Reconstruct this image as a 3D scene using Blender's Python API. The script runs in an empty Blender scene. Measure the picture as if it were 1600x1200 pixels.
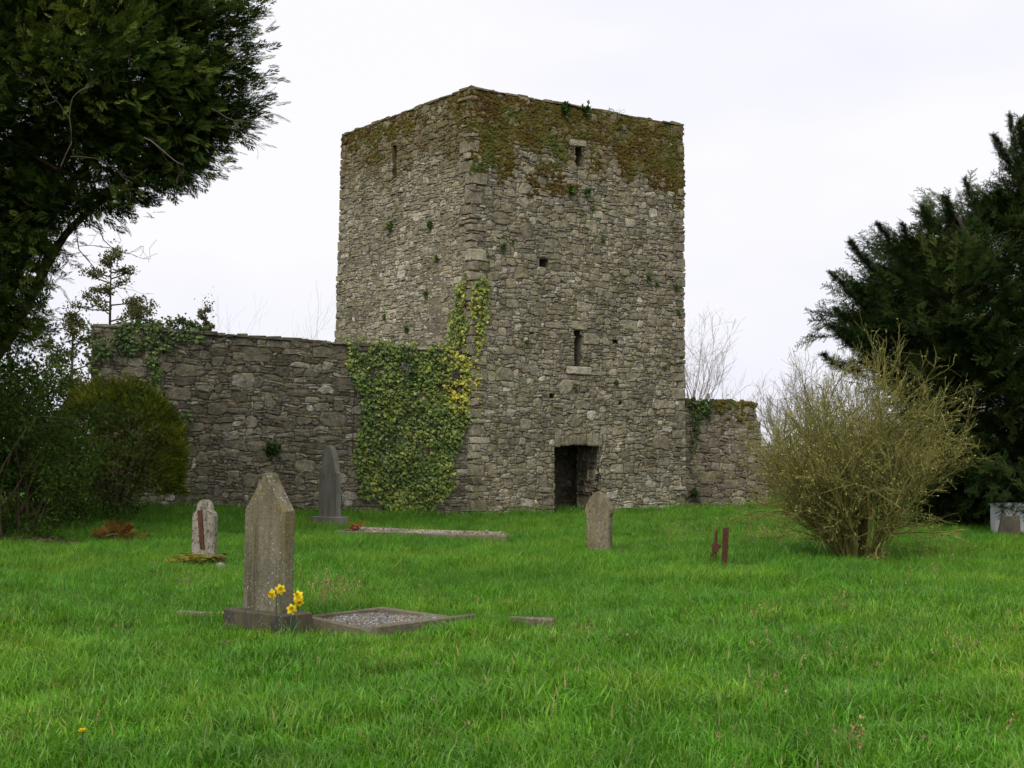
import bpy, math, random
import numpy as np
from mathutils import Vector, Matrix, Euler

# ------------------------------------------------------------------ camera, sky, sun, exposure
scene = bpy.context.scene
COL = scene.collection
FPX, HORIZON, EYE = 1950.0, 715.0, 1.6           # focal length and horizon in photo pixels, eye height in metres
PITCH = math.atan((HORIZON - 600.0) / FPX)
cam_data = bpy.data.cameras.new('camera')
cam_data.sensor_width = 36.0
cam_data.lens = FPX / 1600.0 * 36.0
cam_data.clip_start = 0.1
cam_data.clip_end = 2000.0
camera = bpy.data.objects.new('camera', cam_data)
COL.objects.link(camera)
camera.location = (0, 0, EYE)
camera.rotation_euler = (math.radians(90) + PITCH, 0, 0)
scene.camera = camera

SUN_TO = Vector((-0.24, -0.62, 0.76)).normalized()          # towards the sun, veiled by cloud
SUN_EL = math.asin(SUN_TO.z)
SUN_ROT = math.atan2(SUN_TO.x, SUN_TO.y)
world = bpy.data.worlds.new('World')
scene.world = world
world.use_nodes = True
wn, wl = world.node_tree.nodes, world.node_tree.links
wn.clear()
w_out = wn.new('ShaderNodeOutputWorld')
w_sky = wn.new('ShaderNodeTexSky')
w_sky.sky_type = 'NISHITA'
w_sky.sun_disc = False
w_sky.sun_elevation = SUN_EL
w_sky.sun_rotation = SUN_ROT
w_sky.air_density = 1.0
w_sky.dust_density = 4.0
w_bg1 = wn.new('ShaderNodeBackground')
w_bg1.inputs['Strength'].default_value = 0.06
wl.new(w_sky.outputs[0], w_bg1.inputs['Color'])
# the cloud sheet that covers the whole sky
w_tc = wn.new('ShaderNodeTexCoord')
w_map = wn.new('ShaderNodeMapping')
w_map.inputs['Scale'].default_value = (1.0, 1.0, 2.6)
w_noise = wn.new('ShaderNodeTexNoise')
w_noise.inputs['Scale'].default_value = 1.7
w_noise.inputs['Detail'].default_value = 4.0
w_noise.inputs['Roughness'].default_value = 0.5
w_ramp = wn.new('ShaderNodeValToRGB')
w_ramp.color_ramp.elements[0].position = 0.36
w_ramp.color_ramp.elements[0].color = (0.80, 0.82, 0.95, 1)
w_ramp.color_ramp.elements[1].position = 0.62
w_ramp.color_ramp.elements[1].color = (0.97, 0.96, 1.0, 1)
w_bg2 = wn.new('ShaderNodeBackground')
w_bg2.inputs['Strength'].default_value = 0.76
w_mix = wn.new('ShaderNodeMixShader')
w_mix.inputs[0].default_value = 0.93
wl.new(w_tc.outputs['Generated'], w_map.inputs['Vector'])
wl.new(w_map.outputs[0], w_noise.inputs['Vector'])
wl.new(w_noise.outputs[0], w_ramp.inputs[0])
wl.new(w_ramp.outputs[0], w_bg2.inputs['Color'])
wl.new(w_bg1.outputs[0], w_mix.inputs[1])
wl.new(w_bg2.outputs[0], w_mix.inputs[2])
wl.new(w_mix.outputs[0], w_out.inputs['Surface'])

sun_data = bpy.data.lights.new('sun', 'SUN')
sun_data.energy = 1.5
sun_data.angle = math.radians(30)
sun_data.color = (1.0, 0.96, 0.90)
sun = bpy.data.objects.new('sun', sun_data)
COL.objects.link(sun)
sun.location = (-20, -20, 40)
sun.rotation_euler = (-SUN_TO).to_track_quat('-Z', 'Y').to_euler()

scene.view_settings.view_transform = 'Standard'
scene.view_settings.look = 'None'
scene.view_settings.exposure = 0.5
scene.view_settings.gamma = 1.0
scene.view_settings.use_curve_mapping = False
scene.render.engine = 'CYCLES'
scene.cycles.max_bounces = 5
scene.cycles.diffuse_bounces = 3
scene.cycles.glossy_bounces = 2
scene.cycles.transmission_bounces = 3
scene.cycles.transparent_max_bounces = 4

# ------------------------------------------------------------------ helpers
R = np.random.default_rng(7)
V3 = lambda *a: np.array(a, dtype=float)
UP = V3(0, 0, 1)
def nrm(v):
    v = np.asarray(v, float)
    return v / (np.linalg.norm(v) + 1e-12)
def sst(a, b, x):
    t = np.clip((np.asarray(x, float) - a) / (b - a), 0, 1)
    return t * t * (3 - 2 * t)

CAMP = V3(0, 0, EYE)
_F = V3(0, math.cos(PITCH), math.sin(PITCH)); _U = V3(0, -math.sin(PITCH), math.cos(PITCH))
def ray(px, py):
    return _F + (px - 800.0) / FPX * V3(1, 0, 0) + (600.0 - py) / FPX * _U
def at(px, py, Y):
    d = ray(px, py)
    return CAMP + d * (Y / d[1])

_tab = R.random((64, 64, 8))
def vnoise(x, y, k=0):                                       # smooth value noise, 0..1
    x = np.asarray(x, float); y = np.asarray(y, float)
    xi = np.floor(x).astype(int); yi = np.floor(y).astype(int)
    fx = x - xi; fy = y - yi
    fx = fx * fx * (3 - 2 * fx); fy = fy * fy * (3 - 2 * fy)
    t = _tab[:, :, k % 8]
    a = t[xi % 64, yi % 64]; b = t[(xi + 1) % 64, yi % 64]
    c = t[xi % 64, (yi + 1) % 64]; d = t[(xi + 1) % 64, (yi + 1) % 64]
    return (a * (1 - fx) + b * fx) * (1 - fy) + (c * (1 - fx) + d * fx) * fy

def gh(x, y):                                                # height of the ground
    x = np.asarray(x, float); y = np.asarray(y, float)
    h = 0.30 * sst(-2.0, -8.0, x) * sst(23, 30, y)
    h = h + 0.10 * (vnoise(x * 0.35 + 9, y * 0.35 + 3, 1) - 0.5) * sst(4, 10, y) * (1 - sst(30, 34, y))
    h = h + 0.06 * (vnoise(x * 1.1, y * 1.1, 2) - 0.5) * (1 - sst(24, 32, y))
    return h
def gp(px, py, lift=0.0):                                    # the ground point seen at a pixel
    d = ray(px, py)
    z = 0.0
    for _ in range(12):
        t = (z + lift - EYE) / d[2]
        p = CAMP + d * t
        z = float(gh(p[0], p[1]))
    return V3(p[0], p[1], z)

WL = {}                                                      # world location of every empty or mesh origin
def props(o, label=None, cat=None, group=None, kind=None):
    if label: o['label'] = label
    if cat: o['category'] = cat
    if group: o['group'] = group
    if kind: o['kind'] = kind
    return o
def empty(name, loc, label=None, cat=None, group=None, kind=None):
    o = bpy.data.objects.new(name, None)
    o.empty_display_size = 0.2
    COL.objects.link(o)
    o.location = tuple(float(c) for c in loc)
    WL[o.name] = np.array(loc, float)
    return props(o, label, cat, group, kind)

class MB:                                                    # collects geometry in world coordinates
    def __init__(s):
        s.V = []; s.F = []; s.T = []; s.n = 0
    def add(s, v, f, tint=0.5):
        v = np.asarray(v, float)
        s.V.append(v)
        n = s.n
        s.F.append((f, n))
        s.T.append(np.full(len(v), tint) if np.isscalar(tint) else np.asarray(tint, float))
        s.n += len(v)
    def build(s, name, mat, parent=None, smooth=False, origin=None, label=None, cat=None, group=None, kind=None):
        V = np.concatenate(s.V); T = np.concatenate(s.T)
        starts = []; totals = []; loops = []; off = 0
        for f, n in s.F:
            if isinstance(f, np.ndarray):
                k = f.shape[1]
                loops.append((f + n).ravel()); totals.append(np.full(len(f), k))
            else:
                for q in f:
                    loops.append(np.array(q) + n); totals.append(np.array([len(q)]))
        loops = np.concatenate(loops).astype(np.int32); totals = np.concatenate(totals).astype(np.int32)
        starts = np.concatenate([[0], np.cumsum(totals)[:-1]]).astype(np.int32)
        if origin is None:
            lo, hi = V.min(0), V.max(0)
            origin = V3((lo[0] + hi[0]) / 2, (lo[1] + hi[1]) / 2, lo[2])
        me = bpy.data.meshes.new(name)
        me.vertices.add(len(V)); me.loops.add(len(loops)); me.polygons.add(len(totals))
        me.vertices.foreach_set('co', (V - origin).astype(np.float32).ravel())
        me.loops.foreach_set('vertex_index', loops)
        me.polygons.foreach_set('loop_start', starts)
        me.polygons.foreach_set('loop_total', totals)
        a = me.attributes.new('tint', 'FLOAT', 'POINT')
        a.data.foreach_set('value', T.astype(np.float32))
        me.update(calc_edges=True)
        me.validate()
        me.polygons.foreach_set('use_smooth', np.full(len(me.polygons), bool(smooth)))
        me.materials.append(mat)
        o = bpy.data.objects.new(name, me)
        COL.objects.link(o)
        base = WL[parent.name] if parent is not None else V3(0, 0, 0)
        if parent is not None: o.parent = parent
        o.location = tuple(float(c) for c in (origin - base))
        WL[o.name] = np.array(origin, float)
        return props(o, label, cat, group, kind)
    def tube(s, pts, rad, sides=5, tint=0.5, cap=True):
        pts = np.asarray(pts, float); n = len(pts)
        rad = np.broadcast_to(np.asarray(rad, float), (n,))
        d = np.gradient(pts, axis=0)
        d /= np.linalg.norm(d, axis=1)[:, None] + 1e-9
        ref = np.where(np.abs(d[:, 2:3]) > 0.92, V3(1, 0, 0)[None], UP[None])
        a = np.cross(d, ref); a /= np.linalg.norm(a, axis=1)[:, None] + 1e-9
        b = np.cross(d, a)
        th = np.arange(sides) / sides * 2 * math.pi
        v = pts[:, None] + rad[:, None, None] * (np.cos(th)[None, :, None] * a[:, None] + np.sin(th)[None, :, None] * b[:, None])
        i = np.arange(n - 1)[:, None] * sides; j = np.arange(sides)[None]; j2 = (j + 1) % sides
        f = np.stack([i + j, i + j2, i + sides + j2, i + sides + j], -1).reshape(-1, 4)
        s.add(v.reshape(-1, 3), f, tint)
        if cap and sides > 3:
            s.F.append(([list(range(sides))[::-1], list(range((n - 1) * sides, n * sides))], s.n - n * sides))
    def scatter(s, variants, vid, M, T, tint):               # many small pieces at once
        for k, (v, f, t) in enumerate(variants):
            w = np.where(vid == k)[0]
            if len(w) == 0: continue
            P = np.einsum('nij,vj->nvi', M[w], v) + T[w][:, None]
            nf = len(f)
            ff = (f[None] + (np.arange(len(w)) * len(v))[:, None, None]).reshape(-1, f.shape[1])
            s.add(P.reshape(-1, 3), ff, np.clip(tint[w][:, None] + t[None], 0, 1).ravel())

def frames(d, roll=None, scale=1.0, tilt=None):              # matrices whose y axis runs along d
    d = np.asarray(d, float); d = d / (np.linalg.norm(d, axis=1)[:, None] + 1e-9)
    ref = np.where(np.abs(d[:, 2:3]) > 0.95, V3(1, 0, 0)[None], UP[None])
    x = np.cross(d, ref); x /= np.linalg.norm(x, axis=1)[:, None] + 1e-9
    z = np.cross(x, d)
    if roll is not None:
        c, s_ = np.cos(roll)[:, None], np.sin(roll)[:, None]
        x, z = x * c + z * s_, z * c - x * s_
    M = np.stack([x, d, z], -1)
    return M * np.broadcast_to(np.asarray(scale, float), (len(d),))[:, None, None]

def slab_profile(pts2, o, r, d, th, bev=0.012, jit=0.0, rs=None):
    """a slab: outline pts2 (along r, up) extruded by th along d, with a chamfer on both faces"""
    p = np.array(pts2, float); n = len(p)
    c = p.mean(0)
    cen = (p - c)
    ins = c + cen * (1 - bev / (np.abs(cen).max(0) + 1e-6))
    rings = [(ins, 0), (p, bev), (p, th - bev), (ins, th)]
    V = []
    for q, w in rings:
        for a in q: V.append(o + r * a[0] + UP * a[1] + d * w)
    V = np.array(V)
    if jit: V = V + (rs or R).normal(0, jit, V.shape)
    F = [list(range(n))[::-1], list(range(3 * n, 4 * n))]
    for k in range(3):
        for i in range(n):
            j = (i + 1) % n
            F.append([k * n + i, k * n + j, (k + 1) * n + j, (k + 1) * n + i])
    return V, F

def box(o, r, d, w, l, h, bev=0.012, jit=0.0):
    """block centred on o in plan, width w along r, length l along d, height h, chamfered"""
    b = bev
    V = []
    for z, q in ((0, b), (b, 0), (h - b, 0), (h, b)):
        for a, c in ((-1, -1), (1, -1), (1, 1), (-1, 1)):
            V.append(o + r * a * (w / 2 - q) + d * c * (l / 2 - q) + UP * z)
    V = np.array(V)
    if jit: V = V + R.normal(0, jit, V.shape)
    F = [[3, 2, 1, 0], [12, 13, 14, 15]]
    for k in range(3):
        for i in range(4):
            j = (i + 1) % 4
            F.append([k * 4 + i, k * 4 + j, k * 4 + 4 + j, k * 4 + 4 + i])
    return V, F

def instancer_tree(objs, name):
    """geometry nodes: each point carries one of objs, with its own turn and size"""
    ng = bpy.data.node_groups.new(name, 'GeometryNodeTree')
    ng.interface.new_socket(name='Geometry', in_out='INPUT', socket_type='NodeSocketGeometry'); ng.interface.new_socket(name='Geometry', in_out='OUTPUT', socket_type='NodeSocketGeometry')
    gi = ng.nodes.new('NodeGroupInput'); go = ng.nodes.new('NodeGroupOutput'); jn = ng.nodes.new('GeometryNodeJoinGeometry'); ip = ng.nodes.new('GeometryNodeInstanceOnPoints')
    for o in objs:
        oi = ng.nodes.new('GeometryNodeObjectInfo'); oi.inputs['Object'].default_value = o; oi.inputs['As Instance'].default_value = True
        ng.links.new(oi.outputs['Geometry'], jn.inputs[0])
    def named(nm, tp):
        x = ng.nodes.new('GeometryNodeInputNamedAttribute'); x.data_type = tp; x.inputs['Name'].default_value = nm; return x.outputs['Attribute']
    e2r = ng.nodes.new('FunctionNodeEulerToRotation')
    ng.links.new(named('rot', 'FLOAT_VECTOR'), e2r.inputs[0])
    ng.links.new(gi.outputs[0], ip.inputs['Points']); ng.links.new(jn.outputs[0], ip.inputs['Instance'])
    ip.inputs['Pick Instance'].default_value = True
    ng.links.new(named('vid', 'INT'), ip.inputs['Instance Index']); ng.links.new(e2r.outputs[0], ip.inputs['Rotation']); ng.links.new(named('scl', 'FLOAT'), ip.inputs['Scale'])
    ng.links.new(ip.outputs[0], go.inputs[0])
    return ng
def instanced(name, parent, mat, variants, vid, M, T, tint, kind='stuff'):
    objs = []
    for v, f, t in variants:
        b = MB(); b.add(v, f, t); o = b.build('spray', mat, None, origin=V3(0, 0, 0)); COL.objects.unlink(o); objs.append(o)
    org = WL[parent.name]
    scl = np.linalg.norm(M[:, :, 1], axis=1)
    rot = np.array([Matrix((M[i] / scl[i]).tolist()).to_euler()[:] for i in range(len(M))])
    me = bpy.data.meshes.new(name); n = len(T); me.vertices.add(n)
    me.vertices.foreach_set('co', (T - org).astype(np.float32).ravel())
    for nm, tp, dat in (('rot', 'FLOAT_VECTOR', rot.astype(np.float32)), ('scl', 'FLOAT', scl.astype(np.float32)), ('vid', 'INT', vid.astype(np.int32)), ('itint', 'FLOAT', np.clip(tint, 0, 1).astype(np.float32))):
        at_ = me.attributes.new(nm, tp, 'POINT'); at_.data.foreach_set('vector' if tp == 'FLOAT_VECTOR' else 'value', dat.ravel())
    me.materials.append(mat)
    o = bpy.data.objects.new(name, me); COL.objects.link(o); o.parent = parent; WL[o.name] = org
    md = o.modifiers.new('scatter', 'NODES'); md.node_group = instancer_tree(objs, name + '_scatter')
    return props(o, kind=kind)

# ------------------------------------------------------------------ materials
def newmat(name):
    m = bpy.data.materials.new(name); m.use_nodes = True
    nt = m.node_tree; nt.nodes.clear()
    return m, nt
class NT:
    def __init__(s, nt): s.nt = nt
    def n(s, t, **kw):
        x = s.nt.nodes.new(t)
        for k, v in kw.items():
            setattr(x, k, v)
        return x
    def l(s, a, b): s.nt.links.new(a, b)
    def pos(s, scale=(1, 1, 1)):
        g = s.n('ShaderNodeNewGeometry')
        m = s.n('ShaderNodeMapping'); m.inputs['Scale'].default_value = scale
        s.l(g.outputs['Position'], m.inputs['Vector'])
        return m.outputs[0]
    def noise(s, scale, detail=3, rough=0.55, vec=None, dist=0.0):
        x = s.n('ShaderNodeTexNoise')
        x.inputs['Scale'].default_value = scale; x.inputs['Detail'].default_value = detail
        x.inputs['Roughness'].default_value = rough; x.inputs['Distortion'].default_value = dist
        s.l(vec if vec is not None else s.pos(), x.inputs['Vector'])
        return x.outputs[0]
    def ramp(s, fac, stops):
        x = s.n('ShaderNodeValToRGB')
        e = x.color_ramp.elements
        while len(e) < len(stops): e.new(0.5)
        for i, (p, c) in enumerate(stops):
            e[i].position = p
            e[i].color = (c, c, c, 1) if np.isscalar(c) else (*c, 1)
        s.l(fac, x.inputs[0])
        return x.outputs[0]
    def mix(s, fac, a, b, mode='MIX'):
        x = s.n('ShaderNodeMix', data_type='RGBA', blend_type=mode)
        for sock, v in ((x.inputs[0], fac), (x.inputs[6], a), (x.inputs[7], b)):
            if hasattr(v, 'is_linked'): s.l(v, sock)
            elif np.isscalar(v): sock.default_value = v
            else: sock.default_value = (*v, 1)
        return x.outputs[2]
    def math(s, op, a, b=0.0, c=None):
        x = s.n('ShaderNodeMath', operation=op)
        for i, v in enumerate((a, b) if c is None else (a, b, c)):
            if hasattr(v, 'is_linked'): s.l(v, x.inputs[i])
            else: x.inputs[i].default_value = v
        return x.outputs[0]
    def attr(s, name='tint'):
        return s.n('ShaderNodeAttribute', attribute_name=name).outputs['Fac']
    def finish(s, color, rough=0.9, bump=None, bstr=0.4, bdist=0.02, spec=0.2, trans=0.0):
        p = s.n('ShaderNodeBsdfPrincipled')
        s.l(color, p.inputs['Base Color'])
        p.inputs['Roughness'].default_value = rough
        p.inputs['Specular IOR Level'].default_value = spec
        if bump is not None:
            b = s.n('ShaderNodeBump'); b.inputs['Strength'].default_value = bstr; b.inputs['Distance'].default_value = bdist
            s.l(bump, b.inputs['Height']); s.l(b.outputs[0], p.inputs['Normal'])
        out = s.n('ShaderNodeOutputMaterial')
        if trans > 0:
            t = s.n('ShaderNodeBsdfTranslucent'); s.l(color, t.inputs['Color'])
            m = s.n('ShaderNodeMixShader'); m.inputs[0].default_value = trans
            s.l(p.outputs[0], m.inputs[1]); s.l(t.outputs[0], m.inputs[2])
            s.l(m.outputs[0], out.inputs['Surface'])
        else:
            s.l(p.outputs[0], out.inputs['Surface'])

def stone_mat(name, stops, lichen=0.0, algae=0.35, moss_z=None, dark=0.5, scale=1.0, lichen_col=(0.50, 0.49, 0.43), ochre=0.40):
    m, nt = newmat(name); s = NT(nt)
    col = s.ramp(s.attr(), stops)
    n1 = s.noise(7 * scale, 5, 0.65)
    col = s.mix(1.0, col, s.ramp(n1, [(0.28, 0.50), (0.72, 1.35)]), 'MULTIPLY')
    col = s.mix(0.8, col, s.ramp(s.noise(26 * scale, 4, 0.75), [(0.32, 0.45), (0.5, 0.97), (0.68, 1.55)]), 'MULTIPLY')
    n2 = s.noise(0.8, 4, 0.6)
    col = s.mix(dark, col, s.ramp(n2, [(0.35, (0.55, 0.53, 0.50)), (0.6, (1.1, 1.08, 1.02))]), 'MULTIPLY')
    hu = s.noise(4.5, 3, 0.6, s.pos((1, 1, 1.6)))
    col = s.mix(ochre, col, s.ramp(hu, [(0.38, (0.92, 0.95, 1.08)), (0.5, (1.03, 1.0, 0.93)), (0.66, (1.42, 1.20, 0.70))]), 'MULTIPLY')
    n3 = s.noise(1.9, 5, 0.7, s.pos((1, 1, 0.7)))
    col = s.mix(s.math('MULTIPLY', s.ramp(n3, [(0.50, 0.0), (0.66, 1.0)]), algae), col, (0.10, 0.105, 0.032))
    n4 = s.noise(15 * scale, 4, 0.7, None, 0.6)
    col = s.mix(s.math('MULTIPLY', s.ramp(n4, [(0.60, 0.0), (0.68, 1.0)]), lichen), col, lichen_col)
    if moss_z is not None:
        g = s.n('ShaderNodeNewGeometry'); sx = s.n('ShaderNodeSeparateXYZ'); s.l(g.outputs['Position'], sx.inputs[0])
        zz = s.math('ADD', sx.outputs[2], s.math('MULTIPLY', s.noise(1.4, 6, 0.75), 5.0))
        mm = s.n('ShaderNodeMapRange'); mm.inputs['From Min'].default_value = moss_z + 2.9; mm.inputs['From Max'].default_value = moss_z + 3.5
        s.l(zz, mm.inputs['Value'])
        mc = s.ramp(s.noise(5, 4, 0.7), [(0.35, (0.075, 0.035, 0.010)), (0.5, (0.13, 0.085, 0.012)), (0.65, (0.07, 0.085, 0.012))])
        col = s.mix(s.math('MULTIPLY', mm.outputs[0], 0.55), col, mc)
    bump = s.mix(0.5, s.noise(28 * scale, 6, 0.7), s.noise(8 * scale, 4, 0.6))
    s.finish(col, 0.95, bump, 0.8, 0.03, 0.1)
    return m

def leaf_mat(name, stops, nscale=1.2, trans=0.25, rough=0.6, spec=0.3, var=(0.7, 1.25), inst=False):
    m, nt = newmat(name); s = NT(nt)
    fac = s.attr()
    if inst:
        fac = s.math('ADD', fac, s.n('ShaderNodeAttribute', attribute_name='itint', attribute_type='INSTANCER').outputs['Fac'])
    col = s.ramp(fac, stops)
    col = s.mix(1.0, col, s.ramp(s.noise(nscale, 3, 0.6), [(0.3, var[0]), (0.7, var[1])]), 'MULTIPLY')
    s.finish(col, rough, None, spec=spec, trans=trans)
    return m

def bark_mat(name, stops, nscale=6.0):
    m, nt = newmat(name); s = NT(nt)
    col = s.ramp(s.attr(), stops)
    n = s.noise(nscale, 5, 0.7, s.pos((1, 1, 0.3)))
    col = s.mix(1.0, col, s.ramp(n, [(0.3, 0.5), (0.7, 1.3)]), 'MULTIPLY')
    s.finish(col, 0.95, n, 0.6, 0.02, 0.1)
    return m

TOWER_STOPS = [(0.0, (0.170, 0.152, 0.110)), (0.3, (0.245, 0.222, 0.164)), (0.6, (0.315, 0.288, 0.214)), (0.85, (0.385, 0.356, 0.275)), (1.0, (0.56, 0.53, 0.44))]
WALL_STOPS = [(0.0, (0.105, 0.094, 0.072)), (0.35, (0.172, 0.155, 0.118)), (0.7, (0.245, 0.223, 0.172)), (1.0, (0.42, 0.40, 0.34))]
M_TOWER = stone_mat('tower_stone', TOWER_STOPS, 0.45, 0.45, 9.35, 0.5)
M_WALL = stone_mat('curtain_wall_stone', WALL_STOPS, 0.22, 0.35, None, 0.55)
M_WALL_R = stone_mat('end_wall_stone', [(0, (0.15, 0.125, 0.095)), (0.5, (0.25, 0.215, 0.165)), (1, (0.39, 0.35, 0.28))], 0.3, 0.3, 2.75, 0.4)
M_MORTAR = stone_mat('mortar_rubble', [(0, (0.16, 0.145, 0.105)), (1, (0.24, 0.22, 0.165))], 0.1, 0.35, 9.35, 0.4, 2.0)
M_MORTAR_W = stone_mat('wall_mortar', [(0, (0.12, 0.108, 0.082)), (1, (0.17, 0.155, 0.12))], 0.1, 0.3, None, 0.4, 2.0)
M_INNER = stone_mat('inner_stone', TOWER_STOPS, 0.1, 0.3, None, 0.4)
M_GRASS = None

# ------------------------------------------------------------------ ground
m, nt = newmat('turf_soil'); s = NT(nt)
c = s.ramp(s.noise(3.0, 5, 0.7), [(0.3, (0.022, 0.040, 0.008)), (0.7, (0.05, 0.085, 0.016))])
s.finish(c, 1.0, s.noise(20, 5, 0.7), 0.6, 0.05, 0.05)
M_GROUND = m
gx = np.concatenate([[-600, -300, -120, -60, -40], np.arange(-30, 30.1, 1.0), [40, 60, 120, 300, 600]])
gy = np.concatenate([[-300, -100, -30], np.arange(-8, 60.1, 1.0), [75, 100, 160, 300, 600, 1200]])
GX, GY = np.meshgrid(gx, gy)
mb = MB()
nx_, ny_ = len(gx), len(gy)
ii = np.arange(ny_ - 1)[:, None] * nx_; jj = np.arange(nx_ - 1)[None]
mb.add(np.stack([GX, GY, gh(GX, GY)], -1).reshape(-1, 3), np.stack([ii + jj, ii + jj + 1, ii + nx_ + jj + 1, ii + nx_ + jj], -1).reshape(-1, 4))
ground = mb.build('ground', M_GROUND, smooth=True, kind='structure', label='grassy churchyard ground under the tower and graves')

# ------------------------------------------------------------------ rubble masonry
class Face:
    """a wall face: four corners, outward normal n; u runs along the bottom, v upwards"""
    def __init__(s, b0, b1, t0, t1):
        s.b0, s.b1, s.t0, s.t1 = [np.array(p, float) for p in (b0, b1, t0, t1)]
        s.W = np.linalg.norm(s.b1 - s.b0); s.H = (s.t0[2] - s.b0[2] + s.t1[2] - s.b1[2]) / 2
        s.ud = nrm(s.b1 - s.b0)
        s.n = nrm(np.cross(s.ud, s.t0 - s.b0))
        if np.dot(s.n, CAMP - s.b0) < 0 and False: s.n = -s.n
    def P(s, u, v, d=0.0):
        a = np.asarray(u, float)[..., None] / s.W; t = np.asarray(v, float)[..., None] / s.H
        p = (s.b0 * (1 - a) + s.b1 * a) * (1 - t) + (s.t0 * (1 - a) + s.t1 * a) * t
        return p + s.n * np.asarray(d, float)[..., None]
    def uv(s, px, py):
        d = ray(px, py)
        k = np.dot(s.b0 - CAMP, s.n) / np.dot(d, s.n)
        p = CAMP + d * k
        a = 0.5
        for _ in range(6):
            zb = s.b0[2] * (1 - a) + s.b1[2] * a; zt = s.t0[2] * (1 - a) + s.t1[2] * a
            t = (p[2] - zb) / (zt - zb)
            l = s.b0 * (1 - t) + s.t0 * t; r = s.b1 * (1 - t) + s.t1 * t
            a = np.dot((p - l), nrm(r - l)) / np.linalg.norm(r - l)
        return a * s.W, t * s.H
    def rect(s, x0, x1, y0, y1):                           # pixel box -> u0, u1, v0, v1
        u0, v0 = s.uv(x0, y1); u1, v1 = s.uv(x1, y0)
        return (u0, u1, v0, v1)

def pack(face, cw, ch, rs, reserve=(), holes=(), skip=None, big=0.30, sizes=None, top_ragged=0.10, edge=(0.03, 0.03)):
    """irregular rubble: large stones dropped at random on a fine grid, the gaps filled with smaller ones and pinnings"""
    nx, ny = int(round(face.W / cw)), int(round(face.H / ch))
    cw, ch = face.W / nx, face.H / ny
    occ = np.zeros((nx, ny), bool)
    for (u0, u1, v0, v1) in list(reserve) + list(holes):
        i0, i1 = int(round(u0 / cw)), int(round(u1 / cw)); j0, j1 = int(round(v0 / ch)), int(round(v1 / ch))
        occ[max(i0, 0):max(i1, i0 + 1), max(j0, 0):max(j1, j0 + 1)] = True
    if skip is not None:
        for i in range(nx):
            for j in range(ny):
                if skip((i + .5) * cw, (j + .5) * ch): occ[i, j] = True
    out = []
    area = nx * ny
    sizes = sizes or [((5, 8), (3, 5), 0.10), ((4, 6), (2, 4), 0.20), ((3, 5), (2, 3), 0.25), ((2, 4), (1, 2), 0.2)]
    for (wr, hr, frac) in sizes:
        want = area * frac; got = 0; tries = 0
        while got < want and tries < area * 1.2:
            tries += 1
            w = int(rs.integers(wr[0], wr[1] + 1)); h = int(rs.integers(hr[0], hr[1] + 1))
            i = int(rs.integers(0, max(nx - w + 1, 1))); j = int(rs.integers(0, max(ny - h + 1, 1)))
            if occ[i:i + w, j:j + h].any() or i + w > nx or j + h > ny: continue
            occ[i:i + w, j:j + h] = True; out.append((i, j, w, h)); got += w * h
    for j in range(ny):
        i = 0
        while i < nx:
            if occ[i, j]: i += 1; continue
            w = 1; lim = int(rs.integers(1, 4))
            while w < lim and i + w < nx and not occ[i + w, j]: w += 1
            h = 1
            if rs.random() < 0.6 and j + 1 < ny and not occ[i:i + w, j + 1].any(): h = 2
            occ[i:i + w, j:j + h] = True; out.append((i, j, w, h)); i += w
    stones = []
    k1, k2 = rs.random(2) * 50
    def warp(p):
        u, v = p[:, 0], p[:, 1]
        fade = sst(0, 0.35, u) * sst(0, 0.35, face.W - u)
        du = (vnoise(u * 1.9 + k1, v * 1.9, 3) - .5) * cw * 1.6 + (vnoise(u * 6 + k2, v * 7, 4) - .5) * cw * 1.3
        dv = (vnoise(u * 1.0 + k2, v * 1.2 + 5, 5) - .5) * ch * 1.0 + (vnoise(u * 6 + k1, v * 7 + 7, 6) - .5) * ch * 1.3
        return np.stack([u + du * fade, v + dv * fade], 1)
    for (i, j, w, h) in out:
        u0, u1, v0, v1 = i * cw, (i + w) * cw, j * ch, (j + h) * ch
        if i == 0: u0 -= rs.uniform(-0.01, edge[0])
        if i + w == nx: u1 += rs.uniform(-0.01, edge[1])
        if j + h == ny: v1 += rs.uniform(-top_ragged, top_ragged * 0.6)
        g = rs.uniform(0.001, 0.007)
        u0 += g; u1 -= g; v0 += g; v1 -= g * 0.8
        W_, H_ = u1 - u0, v1 - v0
        if W_ < 0.02 or H_ < 0.015: continue
        mn = min(W_, H_)
        p = []
        for (cx, cy, sx, sy, first) in ((u0, v0, 1, 1, 0), (u1, v0, -1, 1, 1), (u1, v1, -1, -1, 0), (u0, v1, 1, -1, 1)):
            a = mn * rs.uniform(0.06, 0.42); b = mn * rs.uniform(0.06, 0.42)
            q = [(cx, cy + sy * b), (cx + sx * a, cy)]
            if first: q = q[::-1]
            p += q
        big_st = W_ * H_ > 0.06
        if big_st:                                           # a point in the middle of each long edge
            p2 = []
            for k in range(8):
                p2.append(p[k])
                if k % 2 == 1:
                    q = p[(k + 1) % 8]
                    p2.append(((p[k][0] + q[0]) / 2 + rs.normal(0, mn * .03), (p[k][1] + q[1]) / 2 + rs.normal(0, mn * .04)))
            p = p2
        stones.append((warp(np.array(p)), W_ * H_, mn))
    return stones

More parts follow.
